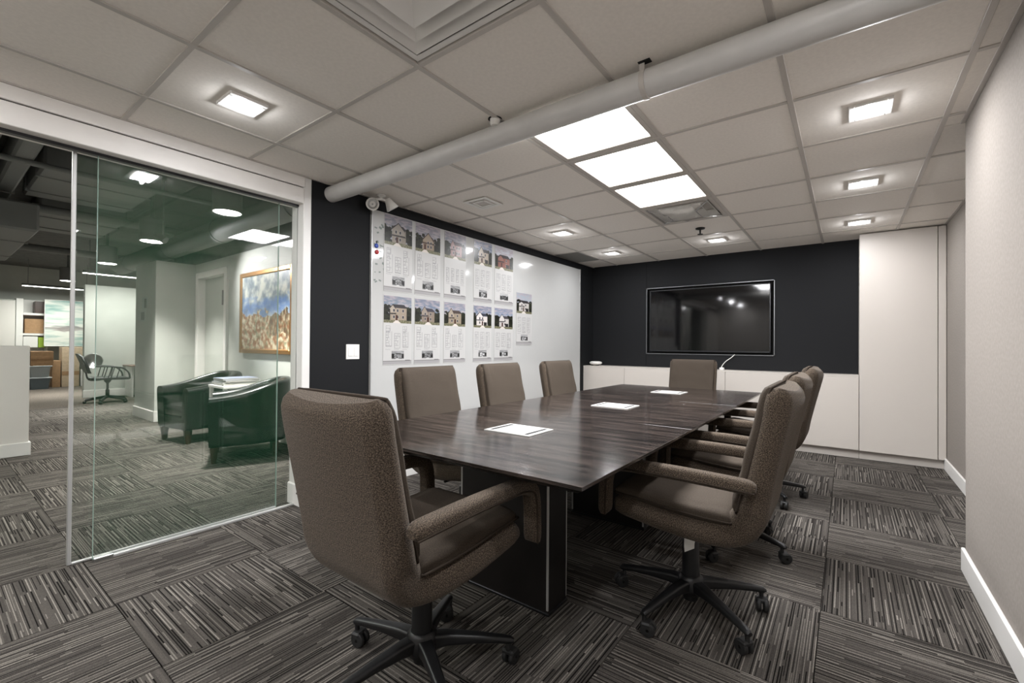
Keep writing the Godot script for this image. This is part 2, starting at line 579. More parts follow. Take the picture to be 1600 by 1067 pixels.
func build_ceiling_things() -> void:
	light_panel(-1, "glowing square ceiling panel beside the white overhead pipe")
	light_panel(0, "glowing square ceiling panel between two other glowing panels")
	light_panel(1, "glowing square ceiling panel beside the plastic-wrapped air vent")
	downlight(-2.349, 0.94, "square downlight in the ceiling above the glass partition")
	downlight(0.089, 0.94, "square downlight above the near right wall, behind the overhead pipe")
	downlight(-1.13, -0.28, "square downlight over the doorway end of the room")
	downlight(-2.349, -0.28, "square downlight near the open glass door")
	downlight(0.089, -0.28, "square downlight by the papered wall at the doorway end")
	downlight(-1.13, -1.5, "square downlight close to the rear wall, in its middle")
	downlight(-2.349, -1.5, "square downlight in the rear corner by the glass door")
	downlight(0.089, -1.5, "square downlight in the rear corner by the papered wall")
	downlight(0.089, 2.77, "square downlight by the papered wall, next to the overhead pipe")
	downlight(0.089, 3.99, "middle square downlight of the row along the right-hand wall")
	downlight(0.089, 5.21, "square downlight in front of the tall white cupboard")
	downlight(-2.349, 3.99, "square downlight above the empty half of the whiteboard")
	downlight(-2.349, 5.21, "square downlight beside the grey return air grille")
	downlight(-1.13, 5.21, "square downlight in front of the television")
	# four-way diffuser near the camera
	var xc := d_line(2) - TILE / 2
	var dc := w_line(-3) + TILE / 2
	var t := thing("air_diffuser", "stepped square four-way air diffuser set in the ceiling grid", "air diffuser", V(xc, CEIL + 0.008, dc))
	var rings := [[0.288, 0.264, 0.0, 0.002], [0.252, 0.212, -0.004, 0.022], [0.198, 0.156, -0.006, 0.026]]
	for r in rings:
		var st := new_st()
		square_ring(st, r[0], r[1], r[2], r[3])
		obj("louvre", st, M.trim, t)
	var st2 := new_st()
	square_ring(st2, 0.142, 0.002, -0.008, 0.05)
	obj("centre_cone", st2, M.trim, t)
	put(box_mesh(Vector3(0.57, 0.01, 0.57), 0.001), "back_pan", M.tee, t, Vector3(0, 0.07, 0))
	# vent wrapped in clear plastic deflector
	dc = w_line(2) + TILE / 2
	t = thing("air_vent", "air vent behind a crinkled clear plastic deflector by the light panels", "air vent", V(xc, CEIL, dc))
	var fr := new_st()
	for s in [-1, 1]:
		cbox(fr, Vector3(s * 0.272, 0.008, 0), Vector3(0.04, 0.014, 0.585), 0.003)
		cbox(fr, Vector3(0, 0.008, s * 0.272), Vector3(0.505, 0.014, 0.04), 0.003)
	obj("frame", fr, M.tee, t)
	var sl := new_st()
	for k in 3:
		square_ring(sl, 0.24 - k * 0.075, 0.2 - k * 0.075, 0.006, 0.045)
	obj("louvre", sl, M.device, t)
	put(box_mesh(Vector3(0.57, 0.01, 0.57), 0.001), "back_pan", M.tee, t, Vector3(0, 0.06, 0))
	var wrap := mat(Color(0.92, 0.91, 0.88, 0.3), 0.1)
	wrap.transparency = BaseMaterial3D.TRANSPARENCY_ALPHA
	var nz := FastNoiseLite.new()
	nz.seed = 3
	nz.frequency = 9.0
	var pw := new_st()
	var g := 10
	for i in g:
		for j in g:
			var q := []
			for o in [[0, 0], [1, 0], [1, 1], [0, 1]]:
				var u := float(i + o[0]) / g - 0.5
				var v := float(j + o[1]) / g - 0.5
				var bulge := (0.25 - u * u) * (0.25 - v * v) * 16.0
				q.append(Vector3(u * 0.5, -0.004 - 0.045 * bulge + 0.02 * nz.get_noise_2d(u, v) * bulge, v * 0.5))
			var n: Vector3 = (q[0] - q[2]).cross(q[0] - q[1])
			poly(pw, [q[0], q[1], q[2]], (Vector3.DOWN))
			poly(pw, [q[0], q[2], q[3]], (Vector3.DOWN))
	pw.generate_normals()
	obj("plastic_deflector", pw, wrap, t)
	var bars := new_st()
	for s in [-1, 1]:
		tube(bars, [Vector3(s * 0.25, 0.0, -0.25), Vector3(s * 0.12, -0.03, -0.1), Vector3(s * 0.12, -0.03, 0.1), Vector3(s * 0.25, 0.0, 0.25)], 0.004, 6)
	obj("deflector_wire", bars, M.metal, t)
	# return grille by the whiteboard
	t = thing("return_grille", "grey perforated return air grille in the ceiling near the whiteboard", "air grille", V(-2.838, CEIL, 5.21))
	put(box_mesh(Vector3(0.335, 0.008, 0.585), 0.002), "face", mat(c8(108, 106, 102), 0.6), t, Vector3(0, 0.0, 0))
	var gr := new_st()
	for k in 28:
		cbox(gr, Vector3(0, -0.005, -0.28 + k * 0.0207), Vector3(0.32, 0.004, 0.008), 0.001)
	obj("grating", gr, mat(c8(124, 122, 118), 0.6), t)
	# small square supply vent
	t = thing("ceiling_speaker", "small square white vent set in a ceiling tile", "vent", V(-2.376, CEIL, 2.765))
	var sp := new_st()
	for q in [[0.1, 0.03, -0.003], [0.058, 0.018, -0.006]]:
		for s in [-1, 1]:
			cbox(sp, Vector3(s * q[0], q[2], 0), Vector3(q[1], 0.008, q[0] * 2 + q[1]), 0.002)
			cbox(sp, Vector3(0, q[2], s * q[0]), Vector3(q[0] * 2 - q[1], 0.008, q[1]), 0.002)
	obj("frame", sp, M.device, t)
	put(box_mesh(Vector3(0.09, 0.006, 0.09), 0.001), "core", M.tee, t, Vector3(0, 0.0, 0))
	# sprinkler
	t = thing("sprinkler", "small black fire sprinkler head hanging from a ceiling tile", "sprinkler", V(-1.155, CEIL, 4.61))
	var s2 := new_st()
	lathe(s2, [Vector2(0.012, 0.006), Vector2(0.045, 0.004), Vector2(0.042, -0.006), Vector2(0.014, -0.012)], 20)
	obj("escutcheon", s2, M.black_plastic, t)
	s2 = new_st()
	lathe(s2, [Vector2(0.009, -0.01), Vector2(0.008, -0.04), Vector2(0.006, -0.052)], 12)
	lathe(s2, [Vector2(0.004, -0.05), Vector2(0.026, -0.054), Vector2(0.026, -0.058), Vector2(0.004, -0.06)], 16)
	obj("deflector", s2, M.black_plastic, t)
	# overhead pipe
	t = thing("overhead_pipe", "thick white pipe running across the room under the ceiling", "pipe")
	var ps := new_st()
	tube(ps, [V(WL - 0.05, 2.229, 1.82), V(-1.2, 2.229, 1.82), V(WR + 0.02, 2.229, 1.82)], 0.0565, 40)
	obj("pipe", ps, M.pipe, t)
	for x in [-0.675]:
		var rg := []
		for k in 33:
			var a := TAU * k / 32
			var ring := []
			for q in rrect(0.022, 0.005, 0.0015, 2):
				ring.append(V(x + q.x, 2.229 + (0.0575 + q.y) * cos(a), 1.82 + (0.0575 + q.y) * sin(a)))
			rg.append(ring)
		var ss := new_st()
		loft(ss, rg)
		cbox(ss, V(x, 2.295, 1.775), Vector3(0.022, 0.06, 0.005), 0.001)
		obj("hanger_strap", ss, M.tee, t)
		put(box_mesh(Vector3(0.05, 0.004, 0.03), 0.001), "strap_slot", M.gap, t, V(x + 0.012, CEIL + 0.0035, 1.775))
	var hr := new_st()
	lathe(hr, [Vector2(0.026, 0.008), Vector2(0.026, -0.022), Vector2(0.02, -0.03)], 20, V(-1.45, CEIL, 1.775))
	obj("hanger_rod", hr, M.device, t)
	hr = new_st()
	lathe(hr, [Vector2(0.036, 0.0045), Vector2(0.036, 0.0025), Vector2(0.02, 0.0025)], 20, V(-1.45, CEIL, 1.775))
	obj("rod_hole", hr, M.gap, t)
	# twin spot emergency unit
	t = thing("emergency_light", "white twin-head emergency light above the corner of the whiteboard", "emergency light", V(-2.9, CEIL, 2.16))
	var e := new_st()
	lathe(e, [Vector2(0.03, 0.004), Vector2(0.034, 0.0), Vector2(0.03, -0.012), Vector2(0.01, -0.02), Vector2(0.008, -0.04)], 20)
	tube(e, [Vector3(-0.03, -0.035, 0.035), Vector3(0.0, -0.03, 0.0), Vector3(0.02, -0.035, -0.05)], 0.009, 8)
	obj("bracket", e, M.device, t)
	var heads := [[Vector3(-0.05, -0.075, 0.04), Vector3(0.75, -0.1, 0.65)], [Vector3(0.03, -0.07, -0.07), Vector3(0.15, -0.8, -0.5)]]
	for hd in heads:
		var ax: Vector3 = hd[1].normalized()
		var b := Basis(Quaternion(Vector3.UP, ax))
		var hs := new_st()
		lathe(hs, [Vector2(0.008, -0.06), Vector2(0.024, -0.056), Vector2(0.03, -0.03), Vector2(0.048, 0.02), Vector2(0.05, 0.028), Vector2(0.044, 0.03), Vector2(0.038, 0.022)], 24, hd[0], b)
		var hn := obj("lamp_head", hs, M.device, t)
		var ls := new_st()
		lathe(ls, [Vector2(0.002, 0.006), Vector2(0.018, 0.008), Vector2(0.036, 0.024), Vector2(0.034, 0.026), Vector2(0.012, 0.018), Vector2(0.004, 0.024)], 20, hd[0], b)
		obj("reflector", ls, M.metal, hn)

func square_ring(st: SurfaceTool, outer: float, inner: float, y_out: float, y_in: float) -> void:
	for k in 4:
		var a := Basis(Vector3.UP, k * PI / 2)
		var th := 0.003
		var p := [a * Vector3(-outer, y_out, outer), a * Vector3(outer, y_out, outer), a * Vector3(inner, y_in, inner), a * Vector3(-inner, y_in, inner)]
		var n: Vector3 = (p[0] - p[2]).cross(p[0] - p[1]).normalized()
		if n.y > 0:
			n = -n
		poly(st, p, n)
		var up := []
		for v in p:
			up.append(v + Vector3(0, th, 0))
		poly(st, up, -n)
		poly(st, [p[0], p[1], up[1], up[0]], a * Vector3(0, 0, 1))
		poly(st, [p[3], p[2], up[2], up[3]], a * Vector3(0, 0, -1))

# ---------------------------------------------------------------- room shell
func build_shell() -> void:
	# right wall
	var w := struct("wall_right", "pale textured papered wall beside the table", "wall")
	part_box("wall_panel", M.paper, w, WR, WR + 0.16, 0.0, CEIL + 0.15, REAR, 3.22, 0.003)
	part_box("recessed_panel", M.paper, w, WR2, WR2 + 0.16, 0.0, CEIL + 0.15, 3.22, WB + 0.3, 0.002)
	part_box("edge_gap", M.gap, w, WR + 0.006, WR2, 0.0, CEIL, 3.215, 3.235, 0.001)
	var b := struct("baseboard_right", "white baseboard along the papered wall", "baseboard")
	part_box("board", M.trim, b, WR - 0.016, WR, 0.0, 0.118, REAR, 3.228, 0.004)
	part_box("board", M.trim, b, WR2 - 0.016, WR2, 0.0, 0.11, 3.24, CAB + 0.05, 0.004)
	# back wall of black panels around the recessed screen
	w = struct("wall_back", "black panelled wall behind the television", "wall")
	part_box("backing", M.gap, w, WL - 0.14, WR2 + 0.1, 0.0, CEIL + 0.15, WB + 0.1, WB + 0.3)
	part_box("black_panel", M.black_wall, w, WL, -2.2205, 0.83, CEIL + 0.02, WB, WB + 0.1, 0.002)
	part_box("black_panel", M.black_wall, w, -2.2175, WR2, 1.936, CEIL + 0.02, WB, WB + 0.1, 0.0001)
	part_box("black_panel", M.black_wall, w, -2.2175, WR2, 0.83, 1.033, WB, WB + 0.1, 0.0001)
	part_box("black_panel", M.black_wall, w, -0.676, WR2, 1.033, 1.936, WB, WB + 0.1, 0.0001)
	# left wall: glazed opening, jamb, black panel, whiteboard wall
	w = struct("wall_left", "left wall with white header over the glass and black panels", "wall")
	part_box("black_panel", M.black_wall, w, WL - 0.12, WL, 0.11, CEIL + 0.15, 1.668, 2.157, 0.003)
	part_box("board_backing", M.white, w, WL - 0.12, WL, 0.0, CEIL + 0.15, 2.157, 5.617, 0.002)
	part_box("black_strip", M.black_wall, w, WL, WL + 0.004, 2.212, CEIL + 0.1, 2.157, 5.617, 0.002)
	part_box("black_panel", M.black_wall, w, WL - 0.12, WL, 0.0, CEIL + 0.15, 5.617, WB + 0.1, 0.002)
	part_box("jamb", M.trim, w, WL - 0.16, WL, 0.0, CEIL + 0.15, 1.612, 1.668, 0.003)
	part_box("header_fascia", M.fascia, w, WL - 0.17, WL, 2.112, 2.218, REAR, 1.62, 0.003)
	part_box("header_groove", M.gap, w, WL - 0.17, WL - 0.012, 2.218, 2.224, REAR, 1.62, 0.001)
	part_box("header_moulding", M.fascia, w, WL - 0.17, WL + 0.004, 2.224, CEIL + 0.01, REAR, 1.62, 0.003)
	part_box("header_core", M.deck, w, WL - 0.17, WL - 0.02, CEIL, 3.05, REAR, 2.6, 0.003)
	part_box("end_wall", M.white, w, WL - 0.16, WL, 0.0, 2.2, REAR, -0.75, 0.003)
	b = struct("baseboard_left", "white baseboard under the whiteboard wall", "baseboard")
	part_box("board", M.trim, b, WL - 0.01, WL + 0.014, 0.0, 0.11, 1.668, 5.617, 0.004)
	part_box("plinth_block", M.trim, b, WL - 0.165, WL + 0.018, 0.0, 0.15, 1.6, 1.68, 0.006)
	# rear wall
	w = struct("wall_rear", "plain wall behind the camera", "wall")
	part_box("wall_panel", M.rear, w, WL - 0.14, WR + 0.16, 0.0, CEIL + 0.15, REAR - 0.12, REAR, 0.003)
	# glazing
	var g := struct("window_1", "fixed frameless greenish glass panel between room and lobby", "glass panel")
	part_box("pane", M.glass, g, -3.118, -3.106, 0.012, 2.112, 0.56, 1.612, 0.0005)
	part_box("pane_edge", M.glass_edge, g, -3.119, -3.105, 0.012, 2.112, 0.558, 0.56, 0.0005)
	part_box("floor_channel", M.steel_edge, g, -3.125, -3.099, 0.0, 0.014, 0.62, 1.612, 0.002)
	part_box("floor_clip", M.metal, g, -3.128, -3.096, 0.0, 0.02, 0.56, 0.64, 0.003)
	part_box("head_channel", M.dark_metal, g, -3.13, -3.094, 2.098, 2.113, REAR, 1.612, 0.002)
	g = struct("door_1", "frameless sliding glass door pushed open behind the fixed panel", "glass door")
	part_box("pane", M.glass, g, -3.158, -3.146, 0.012, 2.112, 0.485, 1.5, 0.0005)
	part_box("edge_stile", M.steel_edge, g, -3.162, -3.142, 0.004, 2.112, 0.468, 0.485, 0.003)
	part_box("pane_edge", M.glass_edge, g, -3.159, -3.145, 0.012, 2.112, 1.5, 1.502, 0.0005)
	part_box("bottom_rail", M.steel_edge, g, -3.16, -3.144, 0.003, 0.014, 0.485, 1.5, 0.002)

func build_cabinets() -> void:
	# low run: three doors, then the tall cupboard
	var seams := [WL + 0.002, -2.411, -1.153, 0.098]
	var labels := ["narrow white low cupboard in the corner under the black wall", "white low cupboard under the left half of the television", "white low cupboard between the television and the tall cupboard"]
	for k in 3:
		var a: float = seams[k]
		var b: float = seams[k + 1]
		var t := thing("low_cupboard", labels[k], "cupboard", V((a + b) / 2, 0, CAB + 0.15), 0, "white cupboards along the black wall")
		var hw := (b - a) / 2
		put(box_mesh(Vector3(2 * hw, 0.745, 0.278), 0.002), "body", M.cab, t, Vector3(0, 0.4625, -0.009))
		put(box_mesh(Vector3(2 * hw - 0.004, 0.742, 0.018), 0.002), "door", M.cab, t, Vector3(0, 0.464, 0.141))
		put(box_mesh(Vector3(2 * hw, 0.088, 0.22), 0.001), "toe_kick", M.cab, t, Vector3(0, 0.044, -0.02))
	var top := thing("cupboard_top", "long white top running along the low cupboards", "worktop", V((WL + 0.098) / 2, 0, CAB + 0.15))
	put(box_mesh(Vector3(0.096 - WL, 0.014, 0.298), 0.002), "board", M.cab, top, Vector3(0, 0.843, 0))
	var t := thing("tall_cupboard", "tall flat white cupboard reaching the ceiling in the corner", "cupboard", V(0.392, 0, CAB + 0.15))
	put(box_mesh(Vector3(0.584, CEIL - 0.1, 0.278), 0.002), "body", M.cab, t, Vector3(0, CEIL / 2 + 0.043, -0.009))
	put(box_mesh(Vector3(0.58, CEIL - 0.098, 0.018), 0.002), "door", M.cab, t, Vector3(0, CEIL / 2 + 0.042, 0.141))
	put(box_mesh(Vector3(0.63, 0.088, 0.22), 0.001), "toe_kick", M.cab, t, Vector3(0.024, 0.044, -0.02))
	put(box_mesh(Vector3(0.054, CEIL - 0.1, 0.03), 0.002), "filler", M.cab, t, Vector3(0.322, CEIL / 2 + 0.042, 0.133))

func build_tv() -> void:
	var t := thing("television", "large flat black television recessed in the black wall", "television", V(-1.447, 1.4785, WB))
	var fr := new_st()
	for s in [-1, 1]:
		cbox(fr, Vector3(s * 0.7645, 0, 0.002), Vector3(0.012, 0.903, 0.02), 0.002)
		cbox(fr, Vector3(0, s * 0.4455, 0.002), Vector3(1.541, 0.012, 0.02), 0.002)
	obj("recess_frame", fr, M.frame_edge, t)
	put(box_mesh(Vector3(1.53, 0.89, 0.01), 0.001), "recess_back", M.gap, t, Vector3(0, 0, -0.085))
	put(box_mesh(Vector3(1.45, 0.826, 0.05), 0.004), "housing", M.bezel, t, Vector3(0, 0, -0.04))
	var bz := new_st()
	for s in [-1, 1]:
		cbox(bz, Vector3(s * 0.72, 0, -0.012), Vector3(0.012, 0.828, 0.014), 0.002)
	cbox(bz, Vector3(0, 0.409, -0.012), Vector3(1.45, 0.012, 0.014), 0.002)
	cbox(bz, Vector3(0, -0.406, -0.012), Vector3(1.45, 0.018, 0.014), 0.002)
	obj("bezel", bz, M.bezel, t)
	put(box_mesh(Vector3(1.43, 0.806, 0.004), 0.0005), "screen", M.screen, t, Vector3(0, 0.002, -0.0135))
	var c := thing("white_cable", "thin white cable hanging from the television to the cupboard top", "cable")
	var st := new_st()
	tube(st, catmull([V(-1.1, 1.04, WB - 0.02), V(-1.14, 1.0, WB - 0.03), V(-1.2, 0.95, WB - 0.05), V(-1.24, 0.89, WB - 0.06), V(-1.235, 0.857, WB - 0.08)], 5), 0.0045, 8)
	obj("cord", st, M.device, c)
	st = new_st()
	lathe(st, [Vector2(0.002, 0.03), Vector2(0.024, 0.026), Vector2(0.03, 0.012), Vector2(0.028, 0.0)], 16, V(-1.235, 0.851, WB - 0.08))
	obj("plug", st, M.device, c)
	var p := thing("conference_puck", "small rounded white device with feet on the corner cupboard", "device", V(-2.9, 0.85, 5.89))
	st = new_st()
	lathe(st, [Vector2(0.03, 0.012), Vector2(0.075, 0.018), Vector2(0.09, 0.034), Vector2(0.084, 0.05), Vector2(0.06, 0.06), Vector2(0.04, 0.061), Vector2(0.034, 0.056)], 28)
	obj("body", st, M.device, p)
	st = new_st()
	lathe(st, [Vector2(0.002, 0.0575), Vector2(0.036, 0.0578)], 20)
	obj("top_cap", st, M.dark_metal, p)
	for k in 3:
		st = new_st()
		var a := TAU * k / 3 + 0.4
		lathe(st, [Vector2(0.012, 0.0), Vector2(0.014, 0.012), Vector2(0.01, 0.018)], 10, Vector3(0.05 * cos(a), 0, 0.05 * sin(a)))
		obj("foot", st, M.rubber, p)

# ---------------------------------------------------------------- whiteboard and prints
func fill_poly(im: Image, pts: Array, col: Color) -> void:
	var lo := 1e9
	var hi := -1e9
	for p in pts:
		lo = minf(lo, p.y)
		hi = maxf(hi, p.y)
	for y in range(maxi(0, int(lo)), mini(im.get_height(), int(hi) + 1)):
		var xs := []
		for k in pts.size():
			var a: Vector2 = pts[k]
			var b: Vector2 = pts[(k + 1) % pts.size()]
			var yy := y + 0.5
			if (a.y <= yy) != (b.y <= yy):
				xs.append(a.x + (yy - a.y) / (b.y - a.y) * (b.x - a.x))
		xs.sort()
		for k in range(0, xs.size() - 1, 2):
			var x0 := clampi(int(round(xs[k])), 0, im.get_width())
			var x1 := clampi(int(round(xs[k + 1])), 0, im.get_width())
			if x1 > x0:
				im.fill_rect(Rect2i(x0, y, x1 - x0, 1), col)

func draw_house(im: Image, r: Rect2, o: Dictionary, grey := false) -> void:
	var nz := FastNoiseLite.new()
	nz.seed = o.seed
	nz.frequency = 0.03
	var paint := func(c: Color) -> Color:
		if grey:
			var l := c.get_luminance()
			return Color(l, l, l)
		return c
	var rr := RandomNumberGenerator.new()
	rr.seed = o.seed
	for y in int(r.size.y):
		var f := y / r.size.y
		for x in int(r.size.x):
			var cloud := clampf(nz.get_noise_2d(x * 0.6, y * 2.2) * 1.3 + 0.45, 0, 1)
			var c: Color = o.sky.lerp(Color(0.68, 0.65, 0.67), cloud)
			c = c.lerp(Color(0.56, 0.51, 0.54), clampf(0.35 - f, 0, 1))
			if f > 0.86:
				c = Color(0.35, 0.36, 0.24).lerp(Color(0.62, 0.58, 0.54), clampf(nz.get_noise_2d(x * 3.0, y * 5.0) + 0.3, 0, 1))
			im.set_pixel(int(r.position.x) + x, int(r.position.y) + y, paint.call(c))
	var P := func(u, v) -> Vector2: return r.position + Vector2(u, v) * r.size
	for side in [0.0, 1.0]:   # trees
		for k in 80:
			var u: float = absf(side - absf(rr.randfn(0.0, 0.13)))
			var v := rr.randf_range(0.38 if rr.randf() < 0.5 else 0.5, 0.88)
			var s := rr.randf_range(0.03, 0.075)
			var pts := []
			for a in 7:
				pts.append(P.call(clampf(u + s * cos(a * 0.9), 0, 0.999), clampf(v + s * sin(a * 0.9), 0, 0.9)))
			var g := rr.randf_range(0.07, 0.2)
			fill_poly(im, pts, paint.call(Color(g * 0.95, g, g * 0.75)))
	var wall: Color = o.wall
	var roof: Color = o.roof
	var L: float = o.left
	var R: float = o.right
	var top: float = o.top
	var mid := lerpf(L, R, o.gable)
	fill_poly(im, [P.call(L, top), P.call(R, top), P.call(R, 0.88), P.call(L, 0.9)], paint.call(wall))
	fill_poly(im, [P.call(L - 0.03, top + 0.01), P.call(L + 0.1, top - 0.12), P.call(R - 0.1, top - 0.12), P.call(R + 0.03, top + 0.01)], paint.call(roof))
	fill_poly(im, [P.call(L, top + 0.02), P.call((L + mid) / 2, top - o.peak), P.call(mid, top + 0.02), P.call(mid, 0.6), P.call(L, 0.6)], paint.call(wall.lightened(0.12)))
	for s in [-1, 1]:
		var e: Vector2 = P.call(L - 0.02, top + 0.03) if s < 0 else P.call(mid + 0.02, top + 0.03)
		var pk: Vector2 = P.call((L + mid) / 2, top - o.peak - 0.02)
		fill_poly(im, [e, pk, pk + Vector2(0, r.size.y * 0.035), e + Vector2(0, r.size.y * 0.03)], paint.call(roof.darkened(0.3)))
	fill_poly(im, [P.call(L - 0.03, 0.64), P.call(mid + 0.02, 0.62), P.call(mid + 0.05, 0.67), P.call(L - 0.05, 0.68)], paint.call(roof.darkened(0.15)))
	for k in o.windows:
		var u := lerpf(L + 0.06, R - 0.1, k)
		for v in [top + 0.06, 0.72]:
			fill_poly(im, [P.call(u - 0.006, v - 0.008), P.call(u + 0.066, v - 0.008), P.call(u + 0.066, v + 0.108), P.call(u - 0.006, v + 0.108)], paint.call(Color(0.9, 0.87, 0.83)))
			fill_poly(im, [P.call(u, v), P.call(u + 0.06, v), P.call(u + 0.06, v + 0.1), P.call(u, v + 0.1)], paint.call(Color(0.22, 0.22, 0.25)))
	var dx := lerpf(L, R, o.door)
	fill_poly(im, [P.call(dx, 0.7), P.call(dx + 0.07, 0.7), P.call(dx + 0.07, 0.9), P.call(dx, 0.9)], paint.call(Color(0.26, 0.15, 0.12)))
	if o.garage:
		fill_poly(im, [P.call(R - 0.2, 0.74), P.call(R - 0.03, 0.74), P.call(R - 0.03, 0.89), P.call(R - 0.2, 0.9)], paint.call(Color(0.17, 0.16, 0.16)))
	fill_poly(im, [P.call(dx, 0.9), P.call(dx + 0.09, 0.9), P.call(dx + 0.2, 0.999), P.call(dx - 0.1, 0.999)], paint.call(Color(0.82, 0.79, 0.76)))

func draw_plan(im: Image, r: Rect2i, rr: RandomNumberGenerator) -> void:
	var ink := Color(0.22, 0.22, 0.24)
	outline(im, r, ink)
	var y := r.position.y
	while y < r.end.y - 8:
		var step := rr.randi_range(8, 18)
		y += step
		if y < r.end.y - 3:
			im.fill_rect(Rect2i(r.position.x, y, int(r.size.x * rr.randf_range(0.4, 1.0)), 1), ink)
			var vx := r.position.x + int(r.size.x * rr.randf_range(0.3, 0.7))
			im.fill_rect(Rect2i(vx, y - step + 2, 1, step - 4), ink)
			for k in 3:
				im.fill_rect(Rect2i(r.position.x + rr.randi_range(3, maxi(4, r.size.x - 8)), y - rr.randi_range(3, 7), rr.randi_range(2, 5), 1), Color(0.55, 0.55, 0.57))

func outline(im: Image, r: Rect2i, c: Color) -> void:
	im.fill_rect(Rect2i(r.position.x, r.position.y, r.size.x, 1), c)
	im.fill_rect(Rect2i(r.position.x, r.end.y - 1, r.size.x, 1), c)
	im.fill_rect(Rect2i(r.position.x, r.position.y, 1, r.size.y), c)
	im.fill_rect(Rect2i(r.end.x - 1, r.position.y, 1, r.size.y), c)

func poster_image(o: Dictionary) -> Image:
	var w := 180
	var h := 376
	var im := Image.create(w, h, false, Image.FORMAT_RGB8)
	im.fill(Color(0.755, 0.75, 0.745))
	var rr := RandomNumberGenerator.new()
	rr.seed = o.seed * 31
	draw_house(im, Rect2(2, 2, w - 4, 146), o)
	var n: int = o.plans
	var pw := int((w - 20.0) / n)
	for k in n:
		var tall: bool = n == 3 and k != 1 and o.tall
		var y0 := 164 if tall else (204 if o.tall else 178)
		draw_plan(im, Rect2i(16 + k * pw, y0, pw - 17, 286 - y0 - rr.randi_range(0, 10)), rr)
		if tall:
			im.fill_rect(Rect2i(16 + k * pw + pw / 2, 160, pw / 2, 34), Color(0.755, 0.75, 0.745))
			outline(im, Rect2i(16 + k * pw, 164, pw / 2, 32), Color(0.4, 0.4, 0.42))
	for k in n:   # captions under the plans
		for q in 4:
			im.fill_rect(Rect2i(14 + k * pw + q * 8, 291 + (q % 2), 5, 2), Color(0.5, 0.5, 0.52))
	draw_house(im, Rect2(52, 300, 78, 44), o, true)
	im.fill_rect(Rect2i(0, 353, w, 20), Color(0.62, 0.615, 0.615))
	im.fill_rect(Rect2i(0, 353, w, 4), Color(0.50, 0.49, 0.49))
	for q in 4:
		im.fill_rect(Rect2i(140 + q * 8, 350, 6, 4), Color(0.36, 0.35, 0.36))
	return im

